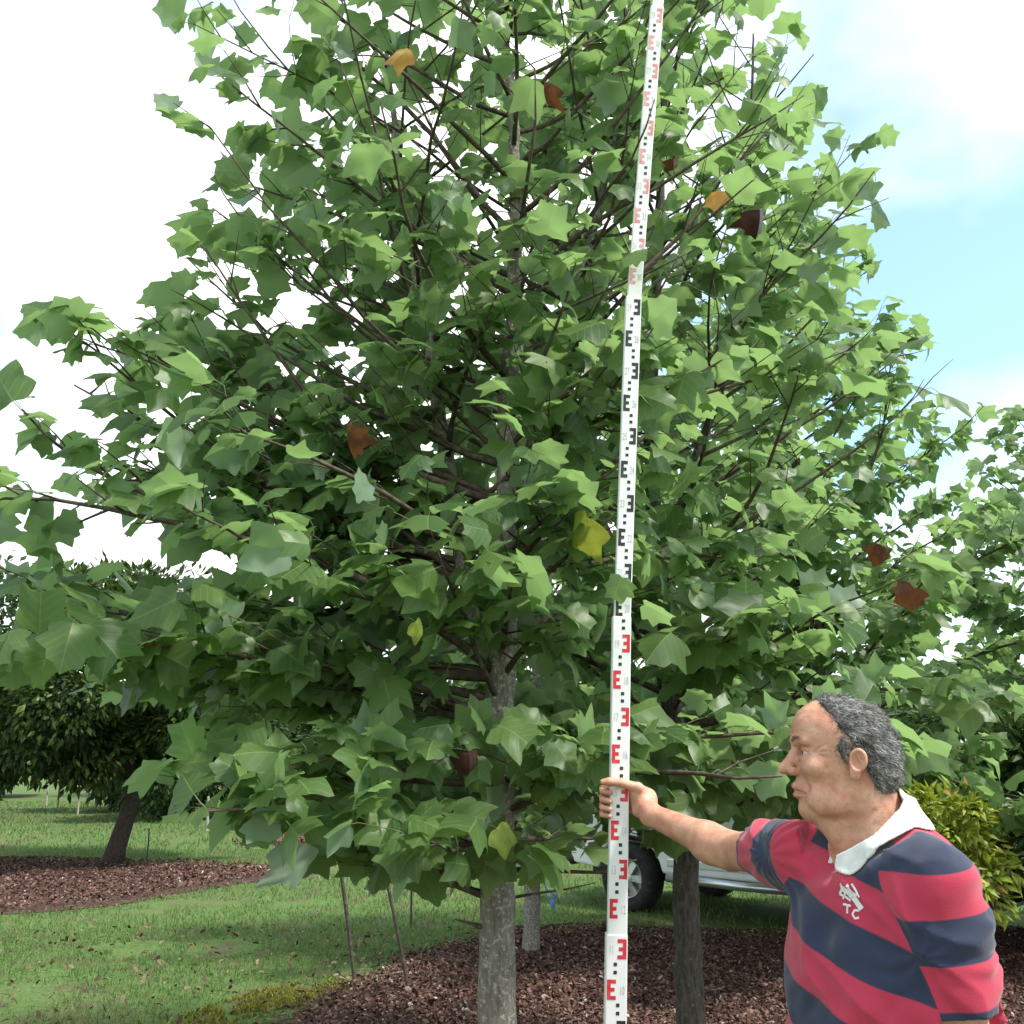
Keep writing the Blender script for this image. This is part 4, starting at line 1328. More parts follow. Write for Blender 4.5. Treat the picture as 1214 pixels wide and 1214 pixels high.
def iso_mesh(fn, ax, ay, az, lip=1.35):
    """surface of fn = 0 on a rectilinear grid (surface nets), evaluated only near the surface"""
    st = 4
    cx, cy, cz = ax[::st], ay[::st], az[::st]
    X, Y, Z = np.meshgrid(cx, cy, cz, indexing='ij')
    d0 = fn(np.stack([X.ravel(), Y.ravel(), Z.ravel()], 1).astype(np.float32)).reshape(X.shape)
    big = np.repeat(np.repeat(np.repeat(d0, st, 0), st, 1), st, 2)[:len(ax), :len(ay), :len(az)]
    pad = [(0, len(q) - s) for q, s in zip((ax, ay, az), big.shape)]
    if any(b for a, b in pad): big = np.pad(big, pad, mode='edge')
    D = big.astype(np.float32)
    sx = np.gradient(ax)[:, None, None]; sy = np.gradient(ay)[None, :, None]; sz = np.gradient(az)[None, None, :]
    thr = st * np.sqrt(sx * sx + sy * sy + sz * sz) * lip + 0.01
    ii = np.nonzero(np.abs(D) < thr)
    pts = np.stack([ax[ii[0]], ay[ii[1]], az[ii[2]]], 1).astype(np.float32)
    out = np.empty(len(pts), np.float32)
    for s in range(0, len(pts), 400000):
        out[s:s + 400000] = fn(pts[s:s + 400000])
    D[ii] = out
    ins = D < 0
    cnt = np.zeros(tuple(n - 1 for n in D.shape), np.int8)
    for a in (0, 1):
        for b in (0, 1):
            for c in (0, 1):
                cnt += ins[a:D.shape[0] - 1 + a, b:D.shape[1] - 1 + b, c:D.shape[2] - 1 + c]
    act = (cnt > 0) & (cnt < 8)
    ci = np.nonzero(act)
    idx = np.full(cnt.shape, -1, np.int32); idx[ci] = np.arange(len(ci[0]))
    acc = np.zeros((len(ci[0]), 3)); num = np.zeros(len(ci[0]))
    axs = (ax, ay, az)
    for axis in range(3):
        o = [q for q in range(3) if q != axis]
        for u in (0, 1):
            for w in (0, 1):
                o0 = [0, 0, 0]; o0[o[0]] = u; o0[o[1]] = w
                o1 = list(o0); o1[axis] = 1
                i0 = tuple(ci[q] + o0[q] for q in range(3)); i1 = tuple(ci[q] + o1[q] for q in range(3))
                v0, v1 = D[i0], D[i1]
                m = (v0 < 0) != (v1 < 0)
                t = np.where(m, v0 / np.where(m, v0 - v1, 1), 0)
                for q in range(3):
                    c0 = axs[q][i0[q]]; c1 = axs[q][i1[q]]
                    acc[:, q] += np.where(m, c0 + (c1 - c0) * t, 0)
                num += m
    verts = acc / num[:, None]
    faces = []
    for axis in range(3):
        o = [q for q in range(3) if q != axis]
        sl0 = [slice(None)] * 3; sl1 = [slice(None)] * 3
        sl0[axis] = slice(0, -1); sl1[axis] = slice(1, None)
        ch = ins[tuple(sl0)] != ins[tuple(sl1)]
        e = np.nonzero(ch)
        ok = np.ones(len(e[0]), bool)
        for q in o: ok &= (e[q] > 0) & (e[q] < cnt.shape[q])
        e = [x[ok] for x in e]
        sgn = ins[tuple(e)]
        quad = []
        for u, w in ((-1, -1), (0, -1), (0, 0), (-1, 0)):
            c = list(e); c[o[0]] = e[o[0]] + u; c[o[1]] = e[o[1]] + w
            quad.append(idx[tuple(c)])
        qd = np.stack(quad, 1)
        flip = sgn if axis != 1 else ~sgn
        qd[~flip] = qd[~flip][:, ::-1]
        faces.append(qd)
    return verts, np.concatenate(faces)


# --- layout (metres)
hf = V((-1, 0.10, 0.02)).normalized()            # face direction
hl = V((hf.y, -hf.x, 0)); hl = -hl if hl.y > 0 else hl
hl.normalize()                                   # towards the camera: his left
hu = hl.cross(hf); hu = hu if hu.z > 0 else -hu
HO = P(1001, 907, 2.02)                          # ear level, middle of the head
HF = np.array([hf[:], hl[:], hu[:]], np.float32)


def H(f, u, l=0.0): return HO + hf * f + hu * u + hl * l


SR = P(944, 1012, 2.17); SL = P(1108, 1060, 1.86)
ER = P(868, 1009, 2.45); WRr = P(772, 966, 2.690)
lat = (SL - SR); lat.z = 0; lat.normalize()
fwd = V((lat.y, -lat.x, 0)); fwd = -fwd if fwd.x > 0 else fwd
EL = SL + V((0.035, 0.02, -0.285)); WLl = EL + fwd * 0.10 + V((0, 0, -0.235))
NB = P(1036, 1000, 2.03)                         # neck base
HIP = V((0.742, 2.02, 0.93))
TF = np.array([lat[:], fwd[:], (0, 0, 1)], np.float32)
SEC = np.array([[0.80, .165, .125, 0], [0.95, .178, .145, .012], [1.08, .178, .148, .018], [1.20, .178, .142, .014], [1.30, .180, .126, .003], [1.37, .172, .108, -.008], [1.43, .140, .090, -.018], [1.49, .070, .065, -.012], [1.55, .05, .05, 0]])


def torso(p, grow=0.0):
    z = np.clip(p[:, 2], 0.80, 1.55)
    t = (z - HIP.z) / (NB.z - HIP.z)
    c = A3(HIP)[None] + t[:, None] * (A3(NB) - A3(HIP))[None]
    q = p - c
    a = q @ A3(lat); b = q @ A3(fwd) - np.interp(z, SEC[:, 0], SEC[:, 3])
    A = np.interp(z, SEC[:, 0], SEC[:, 1]) + grow; B = np.interp(z, SEC[:, 0], SEC[:, 2]) + grow
    k0 = np.sqrt((a / A) ** 2 + (b / B) ** 2 + 1e-9)
    k1 = np.sqrt((a / A ** 2) ** 2 + (b / B ** 2) ** 2 + 1e-9)
    d = k0 * (k0 - 1) / np.maximum(k1, 1e-4)
    d = np.maximum(d, p[:, 2] - 1.53)
    return np.maximum(d, 0.82 - p[:, 2])


# hand round the staff
SC = staff_pt(1.505)
su = (staff_pt(1.6) - staff_pt(1.4)).normalized()
sx = V((1, 0.04, 0)); sx = (sx - su * sx.dot(su)).normalized(); sy = su.cross(sx)      # sy away from the camera


def S(x, y, z): return SC + sx * x + sy * y + su * z


fing = []
for k, (z, sc) in enumerate([(0.026, 1.0), (0.004, 1.06), (-0.017, 1.0), (-0.036, 0.82)]):
    fing.append([S(0.050, 0.030, z + 0.004), S(0.004, 0.036 + 0.002 * sc, z), S(-0.040, 0.024, z - 0.003), S(-0.044, -0.006, z - 0.006), S(-0.026, -0.0255, z - 0.008)])
thumb = [S(0.078, 0.000, 0.012), S(0.050, -0.026, 0.034), S(0.006, -0.030, 0.045), S(-0.030, -0.028, 0.047), S(-0.046, -0.026, 0.046)]
WR2 = WRr


def hand(p):
    d = sd_caps(p, WR2, S(0.058, 0.006, 0.004), 0.031, 0.030)
    for k, zz in enumerate((0.026, 0.004, -0.017, -0.036)):
        d = smin(d, sd_caps(p, S(0.085, 0.006, zz * 0.45), fing[k][0], 0.018, 0.0125), 0.014)
    d = smin(d, sd_caps(p, S(0.082, -0.004, 0.0), S(0.048, -0.014, 0.022), 0.020, 0.019), 0.014)
    d = smin(d, sd_caps(p, S(0.080, -0.004, -0.010), S(0.052, -0.010, -0.030), 0.018, 0.014), 0.014)
    for k, f in enumerate(fing):
        r = (0.0098, 0.0100, 0.0095, 0.0084)[k]
        g = np.full(len(p), 9.0, np.float32)
        for j in range(4):
            g = smin(g, sd_caps(p, f[j], f[j + 1], r * (1.12 - 0.09 * j), r * (1.06 - 0.10 * j)), 0.004)
        d = smin(d, g, 0.004)
    g = np.full(len(p), 9.0, np.float32)
    for j in range(4):
        g = smin(g, sd_caps(p, thumb[j], thumb[j + 1], (0.017, 0.0135, 0.0115, 0.0108)[j], (0.0135, 0.0115, 0.0108, 0.0085)[j]), 0.006)
    return smin(d, g, 0.007)


# relaxed left hand
def lhand(p):
    dn = (WLl - EL).normalized(); sd = lat; fr = dn.cross(sd).normalized()
    fr = fr if fr.dot(fwd) > 0 else -fr
    def L(a, b, c): return WLl + dn * a + fr * b + sd * c
    d = sd_caps(p, WLl, L(0.085, 0, 0), 0.026, 0.028)
    for k in range(4):
        b = -0.030 + 0.020 * k
        ln = (0.062, 0.075, 0.080, 0.070)[k]
        pts = [L(0.07, b * 0.8, 0), L(0.105, b, -0.004), L(0.105 + ln * .5, b, -0.014), L(0.105 + ln * .9, b, -0.036)]
        for j in range(3): d = smin(d, sd_caps(p, pts[j], pts[j + 1], .0105 - .001 * j, .0098 - .001 * j), 0.004)
    pts = [L(0.03, 0.024, -0.005), L(0.07, 0.045, -0.02), L(0.105, 0.048, -0.035)]
    for j in range(2): d = smin(d, sd_caps(p, pts[j], pts[j + 1], .013 - .001 * j, .0115 - .001 * j), 0.006)
    return d


def head(p):
    q = p
    d = sd_ell(q, H(-0.003, 0.039), HF, (0.097, 0.075, 0.089))                    # cranium
    d = smin(d, sd_ell(q, H(0.034, 0.068), HF, (0.066, 0.064, 0.060)), 0.03)       # forehead
    d = smin(d, sd_ell(q, H(0.034, -0.012), HF, (0.062, 0.060, 0.078)), 0.025)     # mid face
    d = smin(d, sd_ell(q, H(0.030, -0.062), HF, (0.060, 0.054, 0.046)), 0.025)     # jaw
    d = smin(d, sd_ell(q, H(0.077, -0.091), HF, (0.018, 0.022, 0.017)), 0.020)     # chin
    for s in (-1, 1):
        d = smax(d, -sd_ell(q, H(0.101, 0.026, .034 * s), HF, (0.028, 0.020, 0.015)), 0.012)       # eye hollow
        d = smax(d, -sd_ell(q, H(0.092, 0.030, .012 * s), HF, (0.012, 0.008, 0.014)), 0.010)       # inner corner
        d = smin(d, sd_caps(q, H(0.093, 0.047, .008 * s), H(0.084, 0.046, .044 * s), 0.0105, 0.009), 0.010)   # brow
        d = smin(d, sd_ell(q, H(0.066, -0.004, .044 * s), HF, (0.026, 0.022, 0.020)), 0.018)       # cheek bone
        d = smin(d, sd_ell(q, H(0.047, -0.070, .044 * s), HF, (0.036, 0.015, 0.026)), 0.020)       # jowl
        d = smin(d, sd_ell(q, H(0.0775, 0.026, .033 * s), HF, (0.0140, 0.0150, 0.0135)), 0.002)    # lids
        d = smax(d, -sd_caps(q, H(0.096, 0.0245, .022 * s), H(0.081, 0.0225, .048 * s), 0.0042, 0.0032), 0.002)   # eye slit
        d = smin(d, sd_caps(q, H(0.092, 0.0105, .024 * s), H(0.080, 0.0115, .046 * s), 0.0050, 0.0045), 0.006)    # bag under the eye
        d = smax(d, -sd_caps(q, H(0.094, 0.003, .027 * s), H(0.082, 0.003, .048 * s), 0.0022, 0.0018), 0.004)
        for (f1, u1) in ((0.048, 0.040), (0.046, 0.026), (0.047, 0.012)):                          # crow's feet
            d = smax(d, -sd_caps(q, H(0.071, 0.024, .0555 * s), H(f1, u1, .0675 * s), 0.0014, 0.0014), 0.003)
    d = smin(d, sd_caps(q, H(0.090, 0.036), H(0.1135, -0.002), 0.0085, 0.0118), 0.008)             # nose
    d = smin(d, sd_ell(q, H(0.1195, -0.009), HF, (0.0145, 0.0135, 0.0125)), 0.006)
    for s in (-1, 1):
        d = smin(d, sd_ell(q, H(0.105, -0.014, .0150 * s), HF, (0.0125, 0.0075, 0.0092)), 0.004)
        d = smax(d, -sd_caps(q, H(0.108, -0.0235, .009 * s), H(0.118, -0.0235, .006 * s), 0.0042, 0.0036), 0.002)
        d = smax(d, -sd_caps(q, H(0.0985, -0.006, .0235 * s), H(0.1015, -0.018, .0235 * s), 0.0020, 0.0022), 0.003)
    d = smin(d, sd_ell(q, H(0.084, -0.047), HF, (0.019, 0.026, 0.021)), 0.010)                     # mouth mound
    d = smin(d, sd_caps(q, H(0.1005, -0.043, -.012), H(0.1005, -0.043, .012), 0.0058, 0.0058), 0.006)
    d = smin(d, sd_caps(q, H(0.0975, -0.061, -.012), H(0.0975, -0.061, .012), 0.0066, 0.0066), 0.006)
    for s in (-1, 1):
        d = smax(d, -sd_caps(q, H(0.1075, -0.0520, 0), H(0.084, -0.0570, .030 * s), 0.0034, 0.0028), 0.002)
        d = smax(d, -sd_caps(q, H(0.0960, -0.014, .0265 * s), H(0.0765, -0.052, .0395 * s), 0.0028, 0.0030), 0.006)   # fold to the mouth
        d = smax(d, -sd_caps(q, H(0.0770, -0.060, .0375 * s), H(0.0680, -0.084, .0400 * s), 0.0020, 0.0020), 0.005)
        d = smax(d, -sd_caps(q, H(0.0500, -0.006, .0655 * s), H(0.0400, -0.050, .0620 * s), 0.0014, 0.0016), 0.006)   # cheek crease
    d = smax(d, -sd_caps(q, H(0.101, -0.074, -.014), H(0.101, -0.074, .014), 0.0040, 0.0040), 0.008)
    for i, u in enumerate((0.062, 0.072, 0.082)):                                                  # forehead lines
        for s in (-1, 1):
            ln = []
            for l_ in (0.0, 0.014, 0.028, 0.040):
                u2 = u + 0.10 * l_
                ln.append(H(0.0385 + 0.066 * math.sqrt(max(0.05, 1 - (l_ / 0.068) ** 2 - ((u2 - .068) / .062) ** 2)), u2, l_ * s))
            for j in range(3): d = smax(d, -sd_caps(q, ln[j], ln[j + 1], 0.0015, 0.0015), 0.003)
    # ears
    for s in (-1, 1):
        EF = np.array([(hf * .95 - hu * -.12 - hl * s * .30).normalized()[:], (hl * s + hf * .30).normalized()[:], (hu * .98 - hf * .12).normalized()[:]], np.float32)
        e = sd_ell(q, H(-0.008, 0.010, .0830 * s), EF, (0.0180, 0.0070, 0.0245))
        e = smin(e, sd_ell(q, H(-0.001, -0.016, .0800 * s), EF, (0.0100, 0.0065, 0.0140)), 0.008)
        e = smax(e, -sd_ell(q, H(-0.0055, 0.010, .0890 * s), EF, (0.0128, 0.0100, 0.0180)), 0.002)
        e = smin(e, sd_caps(q, H(-0.014, 0.002, .0840 * s), H(-0.006, 0.021, .0850 * s), 0.0022, 0.0022), 0.003)
        d = smin(d, e, 0.005)
    # neck with slack under the chin
    d = smin(d, sd_caps(q, H(-0.024, -0.045), NB, 0.058, 0.062), 0.022)
    d = smin(d, sd_caps(q, H(0.046, -0.098), H(0.008, -0.150), 0.024, 0.026), 0.028)
    d = smin(d, sd_caps(q, H(-0.055, -0.02), H(-0.06, -0.15), 0.038, 0.048), 0.03)
    for s in (-1, 1):
        d = smax(d, -sd_caps(q, H(0.030, -0.112, .040 * s), H(-0.012, -0.098, .056 * s), 0.003, 0.003), 0.010)         # under the jaw
        d = smax(d, -sd_caps(q, H(-0.04, -0.085, .055 * s), H(-0.01, -0.135, .057 * s), 0.0018, 0.0018), 0.006)
    return d + 0.0009 * vnoise(q, 70, 61)


def arm_r(p, g=0.0):
    d = sd_caps(p, SR, ER, 0.054 + g, 0.043 + g)
    fm = ER.lerp(WRr, 0.3)
    e = smin(sd_caps(p, ER, fm, 0.042 + g, 0.042 + g), sd_caps(p, fm, WRr, 0.042 + g, 0.028 + g), 0.02)
    e = smin(e, sd_ell(p, ER.lerp(WRr, 0.2) + V((0, 0, -.010)), np.eye(3, dtype=np.float32), (0.048 + g, 0.048 + g, 0.040 + g)), 0.03)
    return smin(d, e, 0.02)


def arm_l(p, g=0.0):
    return smin(sd_caps(p, SL, EL, 0.058 + g, 0.046 + g), sd_caps(p, EL, WLl, 0.046 + g, 0.029 + g), 0.02)


ANK = [V((0.62, 2.10, 0.08)) - lat * 0.02, V((0.74, 1.95, 0.08)) + lat * 0.03]
HJ = [HIP - lat * 0.09 + V((0, 0, -.03)), HIP + lat * 0.09 + V((0, 0, -.03))]
KN = [HJ[i].lerp(ANK[i], 0.5) + fwd * 0.02 for i in (0, 1)]


def legs(p, g=0.0):
    d = np.full(len(p), 9.0, np.float32)
    for i in (0, 1):
        e = smin(sd_caps(p, HJ[i], KN[i], 0.082 + g, 0.056 + g), sd_caps(p, KN[i], ANK[i], 0.055 + g, 0.038 + g), 0.02)
        d = smin(d, e, 0.02)
    return d


def body(p):
    d = torso(p)
    d = smin(d, head(p), 0.02)
    d = smin(d, smin(arm_r(p), arm_l(p), 0.001), 0.03)
    d = smin(d, hand(p), 0.012)
    d = smin(d, lhand(p), 0.012)
    d = smin(d, legs(p), 0.03)
    for i in (0, 1):
        d = smin(d, sd_caps(p, ANK[i] + V((0, 0, -.035)), ANK[i] + fwd * 0.15 + V((0, 0, -.05)), 0.035, 0.026), 0.02)
    return d


def axis_grid(lo, hi, spans):
    """spans: list of (from, to, step)"""
    out = [lo]
    while out[-1] < hi:
        x = out[-1]; st = spans[-1][2]
        for a, b, s in spans:
            if a <= x < b: st = s; break
        out.append(x + st)
    return np.array(out)


def skin_mat():
    m, n, l, out = new_mat('weathered_skin')
    tc = n.new('ShaderNodeTexCoord')
    t = n.new('ShaderNodeTexNoise'); t.inputs['Scale'].default_value = 26; t.inputs['Detail'].default_value = 6
    t2 = n.new('ShaderNodeTexNoise'); t2.inputs['Scale'].default_value = 190; t2.inputs['Detail'].default_value = 4
    l.new(tc.outputs['Object'], t.inputs['Vector']); l.new(tc.outputs['Object'], t2.inputs['Vector'])
    r1 = n.new('ShaderNodeValToRGB')
    e = r1.color_ramp.elements
    e[0].position = 0.32; e[0].color = (0.47, 0.195, 0.130, 1); e[1].position = 0.66; e[1].color = (0.62, 0.35, 0.245, 1)
    l.new(t.outputs[0], r1.inputs[0])
    mr = n.new('ShaderNodeMapRange'); mr.inputs['From Min'].default_value = 0.56; mr.inputs['From Max'].default_value = 0.72; mr.inputs['To Max'].default_value = 0.5
    l.new(t2.outputs[0], mr.inputs[0])
    mx = n.new('ShaderNodeMix'); mx.data_type = 'RGBA'; mx.inputs['B'].default_value = (0.33, 0.15, 0.09, 1)
    l.new(r1.outputs[0], mx.inputs['A']); l.new(mr.outputs[0], mx.inputs['Factor'])
    b = n.new('ShaderNodeBsdfPrincipled'); b.inputs['Roughness'].default_value = 0.48; b.inputs['Specular IOR Level'].default_value = 0.35
    b.inputs['Subsurface Weight'].default_value = 0.12; b.inputs['Subsurface Radius'].default_value = (0.012, 0.004, 0.002); b.inputs['Subsurface Scale'].default_value = 1.0
    l.new(mx.outputs['Result'], b.inputs['Base Color'])
    bp = n.new('ShaderNodeBump'); bp.inputs['Strength'].default_value = 0.35; bp.inputs['Distance'].default_value = 0.002
    l.new(t2.outputs[0], bp.inputs['Height']); l.new(bp.outputs[0], b.inputs['Normal'])
    l.new(b.outputs[0], out.inputs[0])
    return m


M_skin = skin_mat()
ax_ = axis_grid(0.20, 1.00, [(0.2, 0.50, 0.0036), (0.50, 0.80, 0.0024), (0.80, 1.0, 0.006)])
ay_ = axis_grid(1.62, 2.82, [(1.6, 1.88, 0.006), (1.88, 2.14, 0.0025), (2.14, 2.16, 0.0036), (2.16, 2.62, 0.006), (2.62, 2.85, 0.0036)])
az_ = axis_grid(-0.02, 1.78, [(-0.1, 1.34, 0.012), (1.34, 1.44, 0.0036), (1.44, 1.8, 0.0025)])
bv, bf = iso_mesh(body, ax_, ay_, az_)
man = empty('person', (HIP.x, HIP.y, 0))
mo = np.array(man.location[:])
tag(man, 'grey-haired person in red and navy striped shirt, arm stretched to hold the staff', 'person')
obj('body', np_mesh('body', bv - mo, bf, M_skin), man)

# --- shirt
NAX = (H(-0.03, -0.06) - NB).normalized()
cf = (fwd * 0.6 + V((-1, 0.0, 0)) * 0.4); cf = (cf - NAX * cf.dot(NAX)).normalized(); cs = NAX.cross(cf)
if cs.dot(lat) < 0: cs = -cs
CUFF_R = SR.lerp(ER, 0.52); CUFF_L = SL.lerp(EL, 0.66)
ur = (ER - SR).normalized(); ul = (EL - SL).normalized()
tilt_r = (ur * 1.0).normalized()


def sleeve(p, a, b, r0, r1):
    return sd_caps(p, a, b, r0, r1)


CR_END = CUFF_R + ur * 0.10; CL_END = CUFF_L + ul * 0.10


def folds(p):
    q = p @ TF.T
    w = np.stack([q[:, 0] * 1.0 + q[:, 2] * 0.8, q[:, 1] * 0.7, q[:, 2] * 0.9 - q[:, 0] * 0.55], 1)
    f1 = vnoise(w * np.array([1.0, 1.0, 2.6]), 7.0, 11)
    f2 = vnoise(w * np.array([2.2, 1.2, 1.0]) + 5, 10.0, 12)
    f3 = vnoise(p, 30.0, 13)
    # drag lines from the raised arm across the chest and bunching in the near armpit
    rel = (p - A3(SR)) @ TF.T
    ang = np.arctan2(rel[:, 2], rel[:, 0] + 0.02)
    rr = np.linalg.norm(rel, axis=1)
    f4 = np.sin(ang * 17 + 3 * f1 + 2) * np.exp(-(rr / 0.24) ** 2) * (1 - np.exp(-(rr / 0.10) ** 2))
    rel2 = (p - A3(SL) + np.array([0, 0, 0.10], np.float32)) @ TF.T
    ang2 = np.arctan2(rel2[:, 2], -rel2[:, 0] + 0.02)
    r2 = np.linalg.norm(rel2, axis=1)
    f5 = np.sin(ang2 * 9 + 2.5 * f2) * np.exp(-(r2 / 0.19) ** 2) * (1 - np.exp(-(r2 / 0.08) ** 2))
    w2 = np.stack([q[:, 0] * 0.9 + q[:, 2] * 1.3, q[:, 1] * 1.0, q[:, 2] * 0.5 - q[:, 0] * 0.3], 1)
    rid = (1 - np.abs(vnoise(w2 * np.array([1.0, 0.8, 0.6]), 11.0, 15))) ** 3
    return -0.009 * rid + 0.004 + 0.008 * f1 * np.abs(f1) * 2 + 0.006 * f2 + 0.0012 * f3 + 0.0045 * f4 + 0.004 * f5


def shirt_parts(p):
    t = torso(p, 0.026)
    sr = sleeve(p, SR.lerp(ER, -0.05), CR_END, 0.075, 0.073)
    sl = sleeve(p, SL.lerp(EL, -0.02), CL_END, 0.072, 0.082)
    return t, sr, sl


def shirt_raw(p):
    t, sr, sl = shirt_parts(p)
    d = smin(t, sr, 0.05)
    d = smin(d, sl, 0.06)
    # shoulders: cloth carried from the neck to the arm
    d = smin(d, sd_caps(p, NB + V((0, 0, -.015)), SR + V((0, 0, -.002)), 0.064, 0.060), 0.03)
    d = smin(d, sd_caps(p, NB + V((0.01, 0, -.018)), SL + V((0, 0, .004)), 0.076, 0.066), 0.045)
    return d + folds(p), t, sl


def shirt(p):
    d, t, sl = shirt_raw(p)
    d = np.maximum(d, (p - A3(CUFF_R)) @ A3(tilt_r))
    near_l = (p - A3(SL)) @ A3(ul)
    dl_ = np.linalg.norm(np.cross(p - A3(SL), A3(ul)), axis=1)
    cut = np.minimum((p - A3(CUFF_L)) @ A3(ul), 9)
    d = np.where((dl_ < 0.105) & (sl < t - 0.004), np.maximum(d, cut), d)
    d = np.maximum(d, 0.86 - p[:, 2])
    # open cuffs and neck
    d = smax(d, -np.maximum(sd_caps(p, SR.lerp(ER, 0.35), ER, 0.0555, 0.0535), -((p - A3(CUFF_R)) @ A3(tilt_r)) - 0.04), 0.004)
    d = smax(d, -np.maximum(sd_caps(p, SL.lerp(EL, 0.4), EL, 0.058, 0.064), -((p - A3(CUFF_L)) @ A3(ul)) - 0.05), 0.004)
    d = smax(d, -sd_caps(p, NB + V((0, 0, -.01)), NB + V((0, 0, .2)), 0.066, 0.070), 0.006)
    q = p - A3(NB)
    x = q @ A3(cf); y = q @ A3(cs)
    back = (1 - x / (np.sqrt(x * x + y * y) + 1e-6)) / 2
    return np.where(x * x + y * y < 0.02, np.maximum(d, q @ A3(NAX) - (-0.024 + 0.100 * back ** 0.6)), d)


sxg = axis_grid(0.44, 1.00, [(0, 2, 0.0048)])
syg = axis_grid(1.68, 2.50, [(0, 3, 0.0052)])
szg = axis_grid(0.84, 1.56, [(0, 1.06, 0.009), (1.06, 2, 0.0048)])
sv, sf = iso_mesh(shirt, sxg, syg, szg, 1.5)


def shirt_mat():
    m, n, l, out = new_mat('striped_jersey')
    at = n.new('ShaderNodeAttribute'); at.attribute_name = 'stripe'
    fr = n.new('ShaderNodeMath'); fr.operation = 'FRACT'; l.new(at.outputs['Fac'], fr.inputs[0])
    r = n.new('ShaderNodeValToRGB'); r.color_ramp.interpolation = 'LINEAR'
    e = r.color_ramp.elements
    red, navy = (0.44, 0.038, 0.075, 1), (0.030, 0.036, 0.070, 1)
    e[0].position = 0.0; e[0].color = navy; e[1].position = 0.488; e[1].color = navy
    for p_, c in ((0.512, red), (0.985, red), (1.0, navy)):
        q = e.new(p_); q.color = c
    at2 = n.new('ShaderNodeAttribute'); at2.attribute_name = 'sleeve_stripe'
    fr2 = n.new('ShaderNodeMath'); fr2.operation = 'FRACT'; l.new(at2.outputs['Fac'], fr2.inputs[0])
    sm = n.new('ShaderNodeAttribute'); sm.attribute_name = 'seam'
    gt = n.new('ShaderNodeMath'); gt.operation = 'GREATER_THAN'; gt.inputs[1].default_value = 0; l.new(sm.outputs['Fac'], gt.inputs[0])
    pick = n.new('ShaderNodeMix'); l.new(gt.outputs[0], pick.inputs[0]); l.new(fr.outputs[0], pick.inputs[2]); l.new(fr2.outputs[0], pick.inputs[3])
    l.new(pick.outputs[0], r.inputs[0])
    tc = n.new('ShaderNodeTexCoord')
    t = n.new('ShaderNodeTexNoise'); t.inputs['Scale'].default_value = 18; t.inputs['Detail'].default_value = 5
    l.new(tc.outputs['Object'], t.inputs['Vector'])
    mr = n.new('ShaderNodeMapRange'); mr.inputs['To Min'].default_value = 0.85; mr.inputs['To Max'].default_value = 1.2
    l.new(t.outputs[0], mr.inputs[0])
    hs = n.new('ShaderNodeHueSaturation'); l.new(mr.outputs[0], hs.inputs['Value']); l.new(r.outputs[0], hs.inputs['Color'])
    b = n.new('ShaderNodeBsdfPrincipled'); b.inputs['Roughness'].default_value = 0.85; b.inputs['Specular IOR Level'].default_value = 0.15
    b.inputs['Sheen Weight'].default_value = 0.25
    l.new(hs.outputs[0], b.inputs['Base Color'])
    wv = n.new('ShaderNodeTexNoise'); wv.inputs['Scale'].default_value = 420; wv.inputs['Detail'].default_value = 2
    l.new(tc.outputs['Object'], wv.inputs['Vector'])
    bp = n.new('ShaderNodeBump'); bp.inputs['Strength'].default_value = 0.35; bp.inputs['Distance'].default_value = 0.0015
    l.new(wv.outputs[0], bp.inputs['Height']); l.new(bp.outputs[0], b.inputs['Normal'])
    l.new(b.outputs[0], out.inputs[0])
    return m


M_shirt = shirt_mat()
me = np_mesh('shirt', sv - mo, sf, M_shirt)
p32 = sv.astype(np.float32)
t_, sr_, sl_ = shirt_parts(p32)
# stripe count runs down the body and along each sleeve (1 = one navy + one red band)
BAND = 0.158
latv = (p32 - A3(HIP)) @ A3(lat)
body_v = (p32[:, 2] + 0.30 * latv) / BAND
dr = (A3(CUFF_R) - p32) @ A3(ur); dlv = (A3(CUFF_L) - p32) @ A3(ul)


def cuff_param(s):
    # narrow navy rib, then red, navy, red
    return 0.5 + (s - 0.014) / 0.075 * 0.5


logo_px = P(1010, 1066, 1.9)
seam_r = t_ - 0.018 - sr_; seam_l = t_ - 0.006 - sl_
PH = 0.0
at = me.attributes.new('stripe', 'FLOAT', 'POINT')
shirt_o = obj('shirt', me, man)
bvh = BVHTree.FromPolygons([tuple(v) for v in sv], [tuple(int(i) for i in f) for f in sf])
cam_o = V((0, 0, CAMZ))


def on_shirt(px, py, off=0.0015):
    d = (P(px, py, 2.0) - cam_o).normalized()
    h = bvh.ray_cast(cam_o, d)
    if h[0] is None: return None
    nn = h[1] if h[1].dot(d) < 0 else -h[1]
    return h[0] + nn * off, nn


lg = on_shirt(1010, 1066)
if lg:
    lv = (lg[0].z + 0.30 * (lg[0] - HIP).dot(lat)) / BAND
    PH = 0.75 - (lv % 1.0)
at.data.foreach_set('value', (body_v + PH + 100).astype(np.float32))
at = me.attributes.new('sleeve_stripe', 'FLOAT', 'POINT')
at.data.foreach_set('value', (np.where(seam_r > seam_l, cuff_param(dr), cuff_param(dlv)) + 100).astype(np.float32))
at = me.attributes.new('seam', 'FLOAT', 'POINT')
at.data.foreach_set('value', np.maximum(seam_r, seam_l).astype(np.float32))

# emblem and letters stitched on the chest
M_emb = principled('white_stitching', (0.72, 0.70, 0.70), 0.8, noise=(200, (0.5, 0.48, 0.5), 0.5, 0.7))


